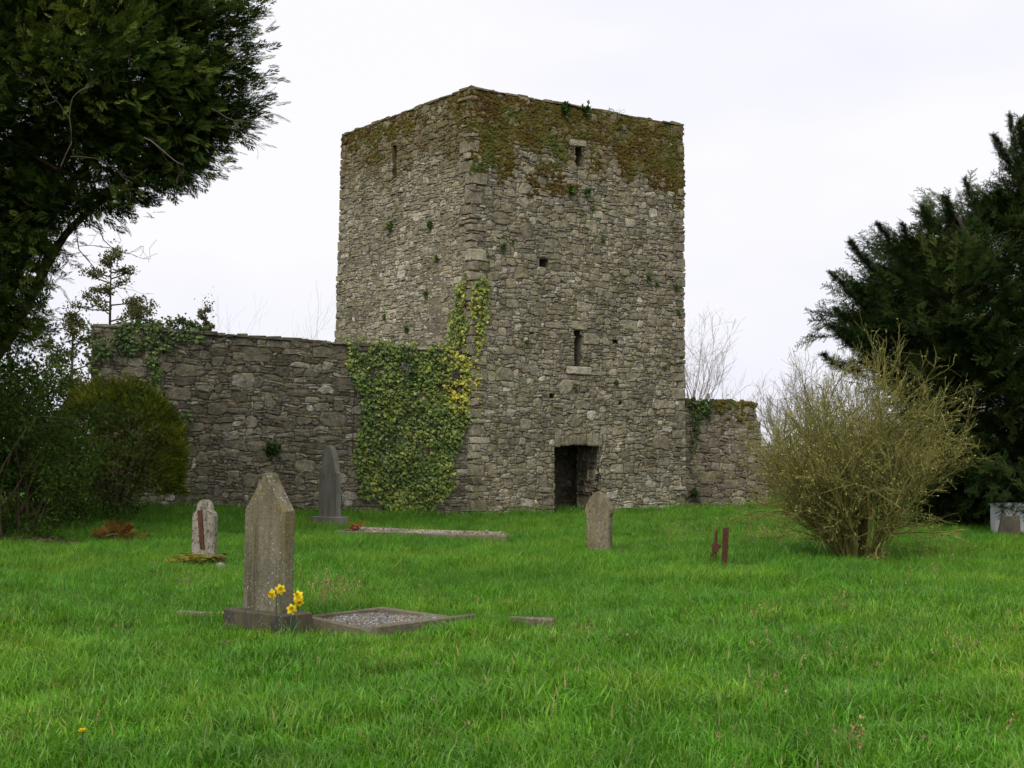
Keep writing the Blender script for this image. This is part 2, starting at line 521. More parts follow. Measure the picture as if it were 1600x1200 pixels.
def stone_geo(face, poly, mn, rs, back=-0.05, prot=None):
    n = len(poly)
    c = poly.mean(0)
    pr = rs.uniform(-0.008, 0.024) if prot is None else prot
    bev = min(0.018, mn * 0.20)
    inner = c + (poly - c) * (1 - np.clip(bev * 2.0 / (mn + 1e-6), 0.12, 0.4) - rs.uniform(0, .08, (n, 1)))
    tl = rs.normal(0, 0.03, 2)
    slope = lambda q: ((q - c) * tl).sum(1)
    rings = [face.P(poly[:, 0], poly[:, 1], np.full(n, back)),
             face.P(poly[:, 0], poly[:, 1], pr - bev + slope(poly)),
             face.P(inner[:, 0], inner[:, 1], pr + slope(inner) + rs.normal(0, 0.007, n)),
             face.P(c[None, 0], c[None, 1], np.array([pr + rs.uniform(-0.006, 0.012)]))]
    V = np.concatenate(rings)
    F = []
    for k in range(2):
        for i in range(n):
            j = (i + 1) % n
            F.append((k * n + i, k * n + j, (k + 1) * n + j, (k + 1) * n + i))
    for i in range(n):
        F.append((2 * n + i, 2 * n + (i + 1) % n, 3 * n))
    return V, F

def lay(face, stones, thing, mat, rs, n_parts, rest_name='rubble_stones', tint_fn=None, back=-0.05):
    """the largest n_parts stones become objects of their own, the others one joined part"""
    order = sorted(range(len(stones)), key=lambda k: -stones[k][1])
    rest = MB()
    for r_, k in enumerate(order):
        poly, area, mn = stones[k]
        V, F = stone_geo(face, poly, mn, rs, back)
        t = rs.beta(2.0, 2.2)
        if area < 0.03 and rs.random() < 0.035: t = 0.97
        if tint_fn is not None: t = float(np.clip(tint_fn(*poly.mean(0), t), 0, 1))
        if r_ < n_parts:
            b = MB(); b.add(V, F, t); b.build('stone', mat, thing)
        else:
            rest.add(V, F, t)
    if rest.V:
        return rest.build(rest_name, mat, thing, kind='stuff')

def pierced(face, holes, th, mat, name, thing, back=0.025, ua=0.0, ub=0.0):
    """the body of a wall behind its stones, with real openings through it"""
    us = sorted(set([ua, face.W - ub] + [x for h in holes for x in h[:2]])); vs = sorted(set([-0.6, face.H - 0.06] + [x for h in holes for x in h[2:]]))
    inh = lambda u, v: any(h[0] < u < h[1] and h[2] < v < h[3] for h in holes)
    b = MB()
    def q(ps): b.add(np.array(ps), [[0, 1, 2, 3]])
    solid = {}
    for i in range(len(us) - 1):
        for j in range(len(vs) - 1):
            solid[i, j] = not inh((us[i] + us[i + 1]) / 2, (vs[j] + vs[j + 1]) / 2)
    P = lambda u, v, d: face.P(np.array(u), np.array(v), np.array(d))
    for (i, j), ok in solid.items():
        if not ok: continue
        u0, u1, v0, v1 = us[i], us[i + 1], vs[j], vs[j + 1]
        for d in (-back, -th): q([P(u0, v0, d), P(u1, v0, d), P(u1, v1, d), P(u0, v1, d)])
        for di, dj, e in ((-1, 0, (u0, v0, u0, v1)), (1, 0, (u1, v0, u1, v1)), (0, -1, (u0, v0, u1, v0)), (0, 1, (u0, v1, u1, v1))):
            if not solid.get((i + di, j + dj), False):
                q([P(e[0], e[1], -back), P(e[2], e[3], -back), P(e[2], e[3], -th), P(e[0], e[1], -th)])
    return b.build(name, mat, thing)

# ------------------------------------------------------------------ the tower
def pt(px, Y): return at(px, 700, Y)[:2]
TOP = at(735, 137, 33.5)[2]
Cb = V3(*pt(739, 33.5), 0.0); Rb = V3(*pt(1071, 37.4), 0.0); Lb = V3(*pt(515, 38.6), 0.0)
Ct = V3(*at(735, 137, 33.5)[:2], TOP); Rt = V3(*at(1068, 199, 37.4)[:2], TOP); Lt = V3(*at(534, 212, 38.6)[:2], TOP)
Bb = Rb + Lb - Cb; Bt = Rt + Lt - Ct
front = Face(Cb, Rb, Ct, Rt); left = Face(Lb, Cb, Lt, Ct)
rightf = Face(Rb, Bb, Rt, Bt); backf = Face(Bb, Lb, Bt, Lt)
TH = 1.12
tower = empty('stone_tower', (Cb + Rb + Lb + Bb) / 4, 'tall square ruined rubble stone tower with dark doorway and mossy top', 'tower', kind='thing')
DOOR = front.rect(864, 938, 694, 812)
DOOR = (DOOR[0], DOOR[1], -0.1, DOOR[3])
SLIT = front.rect(897, 910, 516, 574)
UPWIN = front.rect(898, 911, 227, 262)
HOLES = [front.rect(843, 857, 405, 417), front.rect(958, 967, 531, 539), front.rect(858, 866, 615, 623), front.rect(965, 972, 627, 633), front.rect(827, 833, 517, 523)]
LSLIT = left.rect(616, 625, 226, 283)
f_open = [DOOR, SLIT, UPWIN] + HOLES
rs = np.random.default_rng(11)
front_wall = pierced(front, f_open, TH, M_MORTAR, 'front_wall', tower, ua=0.06, ub=0.06)
side_wall = pierced(left, [LSLIT], TH - 0.003, M_MORTAR, 'side_wall', tower, ua=0.06, ub=0.35)
pierced(rightf, [], TH, M_MORTAR, 'side_wall', tower, back=0.0, ua=0.45, ub=0.01)
pierced(backf, [], TH, M_MORTAR, 'back_wall', tower, back=0.013, ua=0.02, ub=0.4)
# unseen floors added inside to block light, so that the openings are dark
def inset(p0, k): 
    c = (Cb + Rb + Lb + Bb) / 4
    return c + (p0 - c) * k
for z in (3.4, 7.4, TOP - 0.9):
    b = MB()
    ps = [inset(p, 0.90) for p in (Cb, Rb, Bb, Lb)]
    b.add(np.array([p + UP * z for p in ps] + [p + UP * (z + 0.25) for p in ps]), [[0, 1, 2, 3], [7, 6, 5, 4], [0, 1, 5, 4], [1, 2, 6, 5], [2, 3, 7, 6], [3, 0, 4, 7]])
    b.build('unseen_floor_slab', M_INNER, tower)
# quoins: blocks that turn the corner, long side alternating between the two faces
CHT = 0.068
NYT = int(round(front.H / CHT)); chs = front.H / NYT
def quoins(base, top, da, db, out_a, out_b, long_=(0.30, 0.56), short=(0.16, 0.30)):
    j = 0; k = 0; res = []
    while j < NYT - 1:
        hgt = int(rs.choice((1, 2, 2, 3, 3, 4, 5))); hgt = min(hgt, NYT - j)
        wa, wb = (rs.uniform(*long_), rs.uniform(*short)) if k % 2 == 0 else (rs.uniform(*short), rs.uniform(*long_))
        z0, z1 = j * chs / front.H, (j + hgt) * chs / front.H
        res.append((j * chs, (j + hgt) * chs, wa, wb))
        p0 = base + (top - base) * z0; p1 = base + (top - base) * z1
        pa, pb = rs.uniform(-0.005, 0.04, 2); g = 0.008
        V = []
        for (p, zz, q) in ((p0, p0[2] + g, 0.025), (p0, p0[2] + g + 0.025, 0.0), (p1, p1[2] - g - 0.025, 0.0), (p1, p1[2] - g, 0.025)):
            o = p + out_a * (pa - q) + out_b * (pb - q)
            cut = 0.03
            pts = [o + da * (wa - g - q), o + da * wa * 0.5 + out_a * rs.normal(0, .006), o + da * cut, o + db * cut, o + db * wb * 0.5 + out_b * rs.normal(0, .006), o + db * (wb - g - q), o + db * (wb - g) + da * 0.12, o + da * (wa - g) + db * 0.12]
            for a in pts: V.append(V3(a[0], a[1], zz))
        V = np.array(V) + rs.normal(0, 0.012, (32, 3))
        F = [list(range(8))[::-1], list(range(24, 32))]
        for r_ in range(3):
            for i in range(8):
                F.append([r_ * 8 + i, r_ * 8 + (i + 1) % 8, r_ * 8 + 8 + (i + 1) % 8, r_ * 8 + 8 + i])
        b = MB(); b.add(V, F, float(np.clip(rs.normal(0.42, 0.2), 0, 1))); b.build('quoin_stone', M_TOWER, tower)
        j += hgt; k += 1
    return res
udF, udL, udR = front.ud, left.ud, rightf.ud
qC = quoins(Cb, Ct, udF, -udL, front.n, left.n)
qR = quoins(Rb, Rt, -udF, udR, front.n, rightf.n)
qL = quoins(Lb, Lt, udL, udL * -0.0 + nrm(Bb - Lb), left.n, backf.n)
resF = [(0, wa, v0, v1) for v0, v1, wa, wb in qC] + [(front.W - wa, front.W, v0, v1) for v0, v1, wa, wb in qR]
resL = [(left.W - wb, left.W, v0, v1) for v0, v1, wa, wb in qC] + [(0, wa, v0, v1) for v0, v1, wa, wb in qL]
# dressed pieces round the openings
def dressed(face, r, name, prot, tint, parent=None, mat=M_TOWER, jit=0.012):
    u0, u1, v0, v1 = r
    mn = min(u1 - u0, v1 - v0); a = mn * 0.15
    p = np.array([(u0 + a, v0), ((u0 + u1) / 2, v0), (u1 - a, v0), (u1, v0 + a), (u1, v1 - a), (u1 - a, v1), ((u0 + u1) / 2, v1), (u0 + a, v1), (u0, v1 - a), (u0, v0 + a)]) + rs.normal(0, jit * .5, (10, 2))
    V, F = stone_geo(face, p, mn, rs, -0.25, prot)
    b = MB(); b.add(V, F, tint); return b.build(name, mat, parent or front_wall)
sill = front.rect(885, 923, 574, 584); lint2 = front.rect(889, 914, 222, 227); lint1 = front.rect(893, 916, 503, 515)
dressed(front, sill, 'window_sill', 0.05, 0.93); dressed(front, lint2, 'window_lintel', 0.05, 1.0); dressed(front, lint1, 'window_lintel', 0.03, 0.6)
vx0, vx1, vv0, vv1 = front.rect(866, 942, 679, 695)
vous = []; u = vx0
while u < vx1 - 0.06:
    w = rs.uniform(0.10, 0.22); e = min(u + w, vx1)
    hh = vv1 - vv0 + rs.uniform(-0.06, 0.06)
    sag = 0.07 * (((u + e) / 2 - (vx0 + vx1) / 2) / ((vx1 - vx0) / 2)) ** 2
    dressed(front, (u + 0.005, e - 0.005, vv0 - sag, vv0 + hh), 'lintel_stone', 0.03, float(rs.uniform(0.25, 0.6)))
    u = e
resF += [sill, lint1, lint2, (vx0, vx1, vv0, vv1)]
gapL = [left.uv(*p) for p in ((527, 447), (533, 447), (553, 402), (546, 400))]
def in_poly(p, q):
    x, y = q; c = False; n = len(p)
    for i in range(n):
        (x1, y1), (x2, y2) = p[i], p[(i + 1) % n]
        if (y1 > y) != (y2 > y) and x < (x2 - x1) * (y - y1) / (y2 - y1) + x1: c = not c
    return c
TSIZES = [((4, 7), (3, 6), 0.07), ((3, 5), (2, 4), 0.20), ((2, 4), (2, 3), 0.30), ((2, 3), (1, 2), 0.15)]
stF = pack(front, 0.080, CHT, rs, resF, f_open, None, sizes=TSIZES, edge=(0.0, 0.02), top_ragged=0.02)
def tintF(u, v, t):
    pale = 0.22 * sst(1.6, 0.3, v) * sst(3.4, 4.6, u)         # pale stones low on the right of the doorway
    return t + pale
def tintL(u, v, t):
    w = 0.25 * math.exp(-((u - left.W * .55) / 1.6) ** 2 - ((v - 6.2) / 1.6) ** 2)
    return t * 0.75 + 0.27 + w
lay(front, stF, front_wall, M_TOWER, rs, 170, 'rubble_stones', tintF)
LSIZES = [((4, 6), (2, 4), 0.06), ((3, 5), (2, 3), 0.20), ((2, 4), (1, 3), 0.30), ((2, 3), (1, 2), 0.2)]
stL = pack(left, 0.078, CHT, rs, resL, [LSLIT], lambda u, v: in_poly(gapL, (u, v)), sizes=LSIZES, edge=(0.03, 0.0), top_ragged=0.02)
lay(left, stL, side_wall, M_TOWER, rs, 60, 'rubble_stones', tintL)
# stones of the passage behind the doorway: right reveal and the wall inside
inw = -front.n
dr = front.P(np.array(DOOR[1]), np.array(0.0)); dl = front.P(np.array(DOOR[0]), np.array(0.0))
dh = DOOR[3]
jamb = Face(dr - inw * 0.0, dr + inw * TH, dr + UP * dh, dr + inw * TH + UP * dh)
lay(jamb, pack(jamb, 0.09, 0.075, rs, top_ragged=0.0), front_wall, M_INNER, rs, 20, 'jamb_stones', lambda u, v, t: t)
jl = Face(dl + inw * TH, dl, dl + inw * TH + UP * dh, dl + UP * dh)
lay(jl, pack(jl, 0.09, 0.075, rs, top_ragged=0.0), front_wall, M_INNER, rs, 10, 'jamb_stones', lambda u, v, t: t)
i0 = dl + inw * 2.3 + udF * -0.05; i1 = dl + inw * 2.3 + udF * 3.2
inner = Face(i0, i1, i0 + UP * 3.4, i1 + UP * 3.4)
cross_wall = pierced(inner, [], 0.5, M_INNER, 'cross_wall', tower)
lay(inner, pack(inner, 0.10, 0.08, rs), cross_wall, M_INNER, rs, 0, 'cross_wall_stones')

# coping along the two visible top edges
for face, ua_, ub_ in ((front, 0.0, 0.0), (left, 0.0, 0.0)):
    u = 0.0
    while u < face.W - 0.12:
        w = rs.uniform(0.16, 0.45); e = min(u + w, face.W); hh = rs.uniform(0.04, 0.09)
        o = face.P(np.array((u + e) / 2), np.array(face.H - 0.03 + rs.uniform(-.01, .01)), np.array(-0.26 + rs.uniform(-.01, .035)))
        b = MB(); b.add(*box(o, face.ud, face.n, e - u - 0.012, 0.56, hh, 0.014, 0.010), float(rs.uniform(0.2, 0.75))); b.build('coping_stone', M_TOWER, tower)
        u = e
# moss cushions on the top courses
def cushion(rs, seg=6):
    th = np.arange(seg) / seg * 2 * math.pi
    v = [(0, 0, 0.42)]
    for r_, z in ((0.6, 0.30), (1.0, -0.05)):
        for a in th + rs.uniform(0, 1):
            k = rs.uniform(0.75, 1.25); v.append((math.cos(a) * r_ * k, math.sin(a) * r_ * k, z + rs.normal(0, .09)))
    f = [(0, 1 + i, 1 + (i + 1) % seg) for i in range(seg)]
    for i in range(seg):
        j = (i + 1) % seg
        f += [(1 + i, 1 + seg + i, 1 + seg + j), (1 + i, 1 + seg + j, 1 + j)]
    return np.array(v), np.array(f), rs.normal(0, 0.06, len(v))
CUSH = [cushion(rs) for _ in range(6)]
M_MOSS = leaf_mat('moss', [(0, (0.058, 0.034, 0.013)), (0.3, (0.100, 0.068, 0.017)), (0.6, (0.105, 0.094, 0.021)), (0.85, (0.072, 0.090, 0.022)), (1, (0.06, 0.105, 0.025))], 3.0, 0.0, 1.0, 0.05)
def moss_on(face, n, vlow, thing, name='moss', sc=(0.03, 0.10), mat=None, sink=0.0):
    u = rs.uniform(0, face.W, n * 4); v = face.H - np.abs(rs.uniform(0, 1, n * 4)) * 3.0
    dens = vnoise(u * 1.1 + 3, v * 1.3, 1) * 0.55 + vnoise(u * 3.2, v * 3.5 + 8, 2) * 0.45
    keep = (v < face.H - 0.07) & (dens + 0.50 * np.clip((v - vlow(u)) / 1.6, -1.2, 0.30) + rs.normal(0, .06, n * 4) > 0.50)
    for r in f_open if face is front else [LSLIT]:
        keep &= ~((u > r[0] - .25) & (u < r[1] + .25) & (v > r[2] - .5) & (v < r[3] + .2))
    u, v = u[keep][:n], v[keep][:n]; k = len(u)
    T = face.P(u, v, rs.uniform(-0.01, 0.03, k) - sink)
    d = np.tile(UP, (k, 1)) + rs.normal(0, .5, (k, 3))
    d = d - (d @ face.n)[:, None] * face.n
    y = d / np.linalg.norm(d, axis=1)[:, None]; x = np.cross(y, face.n)
    M = np.stack([x * 1.25, y, np.tile(face.n, (k, 1))], -1) * (rs.uniform(*sc, k) )[:, None, None]
    tint = np.clip(0.1 + 0.75 * vnoise(u * 1.6, v * 1.8 + 2, 3) + rs.normal(0, .13, k), 0, 1)
    b = MB(); b.scatter(CUSH, rs.integers(0, 6, k), M, T, tint)
    return b.build(name, mat or M_MOSS, thing, kind='stuff')
moss_on(front, 6500, lambda u: TOP - 1.95 - 0.5 * np.sin(u * 0.9) - 0.25 * sst(4, 7, u), tower, sc=(0.02, 0.062), sink=0.010)
moss_on(left, 1300, lambda u: TOP - 0.6 + 0.3 * np.sin(u * 1.4), tower, sc=(0.025, 0.07), sink=0.012)

# ------------------------------------------------------------------ curtain walls
we = V3(*pt(140, 30.6), 0.25)                                # left end of the long wall
wc = Cb + (-udL) * 0.18
zt_l = at(150, 507, 30.6)[2]; zt_c = at(742, 549, 33.6)[2]
wall = Face(V3(we[0], we[1], 0.12), V3(wc[0], wc[1], 0.0), V3(we[0], we[1], zt_l), V3(wc[0], wc[1], zt_c))
curtain = empty('curtain_wall', (wall.b0 + wall.b1) / 2, 'long grey rubble stone wall draped with ivy left of tower', 'wall', kind='thing')
wall_core = pierced(wall, [], 0.85, M_MORTAR_W, 'wall_core', curtain)
WS = [((5, 8), (3, 5), 0.12), ((3, 6), (2, 4), 0.28), ((3, 5), (2, 3), 0.22), ((2, 4), (1, 2), 0.16)]
stW = pack(wall, 0.092, 0.074, rs, sizes=WS, top_ragged=0.07)
lay(wall, stW, wall_core, M_WALL, rs, 290)
# return of the long wall at its left end
wret = Face(V3(we[0] - 0.35, we[1] + 5.0, 0.12), V3(we[0], we[1], 0.12), V3(we[0] - 0.35, we[1] + 5.0, zt_l), V3(we[0], we[1], zt_l))
pierced(wret, [], 0.5, M_MORTAR_W, 'return_wall', curtain, back=0.01, ub=0.12)
# coping of rough flat stones along the top of the long wall
u = 0.0
while u < wall.W - 0.15:
    w = rs.uniform(0.22, 0.55); e = min(u + w, wall.W)
    hh = rs.uniform(0.05, 0.11)
    o = wall.P(np.array((u + e) / 2), np.array(wall.H - 0.055), np.array(-0.42 + rs.uniform(-.02, .05)))
    b = MB(); b.add(*box(o, wall.ud, wall.n, e - u - 0.015, 0.86 + rs.uniform(0, .07), hh, 0.015, 0.010), float(rs.uniform(0.1, 0.7)))
    b.build('coping_stone', M_WALL, curtain)
    u = e
ra = Rb + udR * 0.9 + V3(-0.1, 0, 0)
rb_ = V3(*pt(1199, 40.4), 0.0)
zr0 = at(1075, 620, 38.2)[2]; zr1 = at(1182, 629, 40.2)[2]
wallr = Face(ra, rb_, V3(ra[0], ra[1], zr0), V3(rb_[0], rb_[1], zr1))
cutR = lambda u, v: u > wallr.W - 0.45 * (v / wallr.H) - 0.02 and v > 0.0 and u > wallr.W - 0.02 - 0.42 * sst(wallr.H * .35, wallr.H, v)
endwall = empty('curtain_wall', (ra + rb_) / 2, 'short mossy stone wall stub beyond the right side of tower', 'wall', kind='thing')
core = Face(ra, rb_ - wallr.ud * 0.5, V3(ra[0], ra[1], zr0), V3(*(rb_ - wallr.ud * 0.5)[:2], zr1))
end_core = pierced(core, [], 0.9, M_MORTAR_W, 'wall_core', endwall)
lay(wallr, pack(wallr, 0.10, 0.08, rs, skip=cutR, sizes=WS, top_ragged=0.08), end_core, M_WALL_R, rs, 120, back=-0.45)
# footing stones at the broken end
def moss_top(face, n, thing, cuts):
    u = rs.uniform(0, face.W, n); v = face.H - np.abs(rs.normal(0, 0.32, n))
    k = np.array([not cuts(a, c_) for a, c_ in zip(u, v)]); u, v = u[k], v[k]; n = len(u)
    T = face.P(u, v, rs.uniform(-0.01, 0.03, n)); x = np.tile(face.ud, (n, 1)); y = np.tile(UP, (n, 1))
    M = np.stack([x * 1.2, y, np.tile(face.n, (n, 1))], -1) * rs.uniform(0.03, 0.10, n)[:, None, None]
    b = MB(); b.scatter(CUSH, rs.integers(0, 6, n), M, T, np.clip(0.35 + 0.6 * vnoise(u * 2, v * 2, 3), 0, 1))
    b.build('moss', M_MOSS, thing, kind='stuff')
moss_top(wallr, 150, endwall, cutR)

# ------------------------------------------------------------------ climbing and wall plants
def ivy_leaf(rs):
    o = [(0, 0), (0.42, 0.05), (0.62, 0.42), (0.34, 0.52), (0, 1.0), (-0.34, 0.52), (-0.62, 0.42), (-0.42, 0.05)]
    v = [(0, 0.35, 0.06)] + [(x * rs.uniform(.85, 1.15), y, -0.10 * abs(x) + rs.normal(0, .05)) for x, y in o]
    f = [(0, 1 + i, 1 + (i + 1) % 8) for i in range(8)]
    return np.array(v), np.array(f), rs.normal(0, 0.02, 9)
def simple_leaf(rs, w=0.28):
    v = [(0, 0, 0), (w, 0.4, rs.normal(0, .06)), (0, 1, -0.12), (-w, 0.4, rs.normal(0, .06)), (0, 0.45, 0.05)]
    return np.array(v), np.array([(0, 1, 4), (1, 2, 4), (2, 3, 4), (3, 0, 4)]), rs.normal(0, .02, 5)
rv = np.random.default_rng(23)
IVY = [ivy_leaf(rv) for _ in range(6)]
LEAF = [simple_leaf(rv) for _ in range(5)]
M_IVY = leaf_mat('ivy_leaves', [(0, (0.022, 0.046, 0.012)), (0.3, (0.070, 0.125, 0.022)), (0.6, (0.20, 0.27, 0.046)), (0.85, (0.36, 0.39, 0.065)), (1, (0.62, 0.54, 0.05))], 2.0, 0.15, 0.42, 0.4, (0.7, 1.3))
M_STEM = bark_mat('ivy_stem', [(0, (0.06, 0.045, 0.03)), (1, (0.12, 0.09, 0.06))])
def ivy(face, polys, label, size=(0.04, 0.11), edge_noise=0.5, group=None, depth=0.13, name='ivy_plant', thr=0.27):
    """polys: list of (pixel outline, number of leaves, tint mean)"""
    allp = []; lv = MB(); st = MB()
    for poly, n, tm in polys:
        P2 = np.array([face.uv(*p) for p in poly])
        lo, hi = P2.min(0), P2.max(0)
        us, vs = [], []
        cnt = 0
        while cnt < n:
            u = rv.uniform(lo[0] - .1, hi[0] + .1); v = rv.uniform(lo[1] - .1, hi[1] + .1)
            w = edge_noise * (float(vnoise(u * 2.5, v * 2.5, 1)) - .5), edge_noise * (float(vnoise(u * 2.5 + 9, v * 2.5, 2)) - .5)
            if not in_poly(P2, (u + w[0], v + w[1])): continue
            if float(vnoise(u * 3.3 + 4, v * 3.3, 5)) * .6 + float(vnoise(u * 8, v * 8 + 4, 6)) * .4 < thr * rv.uniform(0.6, 1.2): cnt += 0.3; continue
            us.append(u); vs.append(v); cnt += 1
        u, v = np.array(us), np.array(vs); k = len(u)
        out = rv.uniform(0.02, depth, k) * (0.6 + 0.8 * vnoise(u * 2.2, v * 2.2, 3))
        T = face.P(u, v, out)
        nn = face.n[None] + rv.normal(0, .5, (k, 3)) + UP * 0.25
        nn /= np.linalg.norm(nn, axis=1)[:, None]
        y = -UP[None] + face.ud[None] * rv.normal(0, .55, (k, 1))
        y = y - (y * nn).sum(1)[:, None] * nn; y /= np.linalg.norm(y, axis=1)[:, None]
        x = np.cross(y, nn)
        M = np.stack([x, y, nn], -1) * (size[0] + (size[1] - size[0]) * rv.random(k) ** 1.6)[:, None, None]
        tt = tm(u, v) if callable(tm) else tm
        tint = np.clip(tt + rv.normal(0, .16, k) + 0.25 * (vnoise(u * 3, v * 3, 7) - .5), 0, 1)
        lv.scatter(IVY, rv.integers(0, 6, k), M, T, tint)
        # stems climbing the stones under the leaves
        for _ in range(max(3, int((hi[0] - lo[0]) * 5))):
            uu = rv.uniform(lo[0], hi[0]); vv = lo[1] + rv.uniform(0, .2) * (hi[1] - lo[1]); pts = []
            for q in range(14):
                if in_poly(P2, (uu, vv)): pts.append(face.P(np.array(uu), np.array(vv), np.array(0.025)))
                uu += rv.normal(0, .06); vv += (hi[1] - lo[1]) / 13
            if len(pts) > 2: st.tube(np.array(pts), np.linspace(0.012, 0.005, len(pts)), 4, 0.4)
        allp.append(T)
    A = np.concatenate(allp)
    e = empty(name, V3(A[:, 0].mean(), A[:, 1].mean(), A[:, 2].min()), label, 'ivy', group)
    lv.build('leaves', M_IVY, e, kind='stuff')
    if st.V: st.build('stems', M_STEM, e)
    return e
MAIN_IVY = [(545, 540), (600, 535), (735, 552), (748, 575), (742, 640), (722, 700), (705, 760), (680, 796), (640, 800), (590, 780), (560, 770), (548, 700), (562, 640), (552, 590)]
yel = lambda u, v: 0.40 + 0.16 * vnoise(u * 1.2, v * 1.2, 2) + 0.40 * sst(wall.W - 1.0, wall.W - 0.3, u) * sst(2.6, 3.3, v) + 0.10 * sst(1.0, 0.2, v)
ivy(wall, [(MAIN_IVY, 8500, yel)], 'broad curtain of green ivy hanging down wall beside tower corner')
ivy(front, [([(737, 435), (748, 425), (768, 440), (756, 470), (753, 505), (749, 560), (737, 560)], 420, 0.70)], 'yellow green ivy strip climbing the front of the tower corner', thr=0.18, edge_noise=0.35)
ivy(left, [([(738, 428), (722, 440), (718, 480), (706, 520), (706, 555), (738, 555)], 620, 0.62)], 'yellow green ivy strip on the shaded side of the tower corner', thr=0.18, edge_noise=0.35)
ivy(wall, [([(140, 512), (300, 508), (322, 522), (300, 535), (262, 540), (250, 560), (262, 620), (290, 660), (280, 690), (262, 660), (238, 600), (225, 560), (190, 530), (175, 560), (145, 620), (140, 560)], 1500, 0.30)], 'dark trailing ivy over the top of the long wall left end')
# a bushy crest of ivy on top of the wall
def leaf_blob(name, centres, n, size, mat, variants, label, cat, tint=0.4, sd=0.18, stem_base=None, group=None, up=0.4):
    C = np.array(centres); k = n
    idx = rv.integers(0, len(C), k)
    T = C[idx] + rv.normal(0, sd, (k, 3)) * V3(1, 1, .8)
    d = (T - C[idx]) + UP * up * sd + rv.normal(0, .1, (k, 3))
    M = frames(d, rv.uniform(0, 6.28, k), rv.uniform(*size, k))
    b = MB(); b.scatter(variants, rv.integers(0, len(variants), k), M, T, np.clip(tint + rv.normal(0, .18, k), 0, 1))
    base = stem_base if stem_base is not None else C.mean(0) - UP * sd
    e = empty(name, base, label, cat, group)
    b.build('leaves', mat, e, kind='stuff')
    st = MB()
    for c_ in C: st.tube([base, (base + c_) / 2 + rv.normal(0, .03, 3), c_], [0.015, 0.01, 0.006], 4)
    st.build('stems', M_STEM, e)
    return e
cr = [wall.P(np.array(wall.uv(px, py)[0]), np.array(wall.H + dz), np.array(-0.2)) for px, py, dz in ((215, 510, .05), (245, 510, .10), (268, 510, .16), (285, 510, .24), (300, 512, .15), (316, 515, .08))]
leaf_blob('ivy_bush', cr, 900, (0.045, 0.08), M_IVY, IVY, 'bushy dark ivy crest sprouting on top of the long wall', 'ivy', 0.25, 0.085)
cr = [wall.P(np.array(wall.uv(px, 530)[0]), np.array(wall.H + .03), np.array(-0.3)) for px in (545, 575, 610, 650, 700)]
leaf_blob('ivy_bush', cr, 500, (0.04, 0.07), M_IVY, IVY, 'low yellowish ivy fringe along wall top against the tower', 'ivy', 0.5, 0.10)
ivy(wallr, [([(1073, 615), (1112, 622), (1108, 640), (1092, 660), (1086, 700), (1076, 705)], 420, 0.18)], 'dark ivy patch on stone stub wall right of tower')

# small ferns rooted in the joints
M_FERN = leaf_mat('fern_green', [(0, (0.03, 0.06, 0.010)), (0.5, (0.085, 0.15, 0.022)), (1, (0.15, 0.22, 0.04))], 3.0, 0.2)
def tuft_plant(name, p, n_out, r, nleaf, label, cat='plant', group=None, mat=None, tint=0.5):
    d = n_out[None] * 0.7 + rv.normal(0, .6, (nleaf, 3)) + UP * 0.15
    M = frames(d, rv.uniform(0, 6.28, nleaf), rv.uniform(0.5, 1.0, nleaf) * r)
    T = np.tile(p, (nleaf, 1)) + rv.normal(0, r * .45, (nleaf, 3)) * (1 - 0.6 * np.abs(n_out))
    b = MB(); b.scatter(LEAF, rv.integers(0, 5, nleaf), M, T, np.clip(tint + rv.normal(0, .2, nleaf), 0, 1))
    return b.build(name, mat or M_FERN, None, origin=p, label=label, cat=cat, group=group)
for (px, py, r, face, lab) in ((890, 298, .16, front, 'green fern under the upper window of tower, left of a pair'), (915, 300, .15, front, 'green fern under the upper window of tower, right of a pair'),
      (925, 326, .09, front, 'tiny fern a little below the pair under the upper window'), (897, 607, .09, front, 'small fern below the pale sill of the slit window'), (962, 598, .08, front, 'tiny fern right of the pale slit window sill'),
      (1012, 437, .12, front, 'larger fern of the two right of and above the slit window'), (1024, 445, .08, front, 'smaller fern of the two right of and above the slit window'), (1055, 450, .10, front, 'upper of two ferns on the right edge of the tower'),
      (1058, 488, .09, front, 'lower of two ferns on the right edge of the tower'), (1038, 575, .07, front, 'tiny fern level with the slit window sill near right edge'), (822, 535, .08, front, 'small fern left of the slit window on tower front'),
      (800, 380, .09, front, 'small fern above and left of the square hole in tower front'), (785, 385, .1, front, 'fern on tower front closest to its near corner'), (940, 375, .09, front, 'small fern above and right of the square hole in tower front'),
      (615, 355, .16, left, 'largest fern on the left face of tower'), (680, 352, .12, left, 'fern on left tower face level with the largest one'), (690, 405, .10, left, 'fern on left tower face just above the climbing ivy'),
      (672, 460, .11, left, 'fern on left tower face beside the climbing ivy'), (605, 495, .09, left, 'lower left fern on the left face of tower'), (640, 515, .09, left, 'lowest fern on left tower face just above the wall top')):
    u, v = face.uv(px, py)
    tuft_plant('wall_fern', face.P(np.array(u), np.array(v), np.array(0.02)), face.n, r, 60, lab, 'fern', 'small ferns growing in the tower joints')
u, v = wall.uv(425, 705); tuft_plant('wall_fern', wall.P(np.array(u), np.array(v), np.array(0.03)), wall.n, .20, 130, 'dark green fern clump on long wall behind the pointed headstone', 'fern', tint=0.2)
u, v = wallr.uv(1083, 772); tuft_plant('wall_fern', wallr.P(np.array(u), np.array(v), np.array(0.03)), wallr.n, .16, 70, 'small dark plant low on the stub wall right of tower', 'fern', tint=0.2)
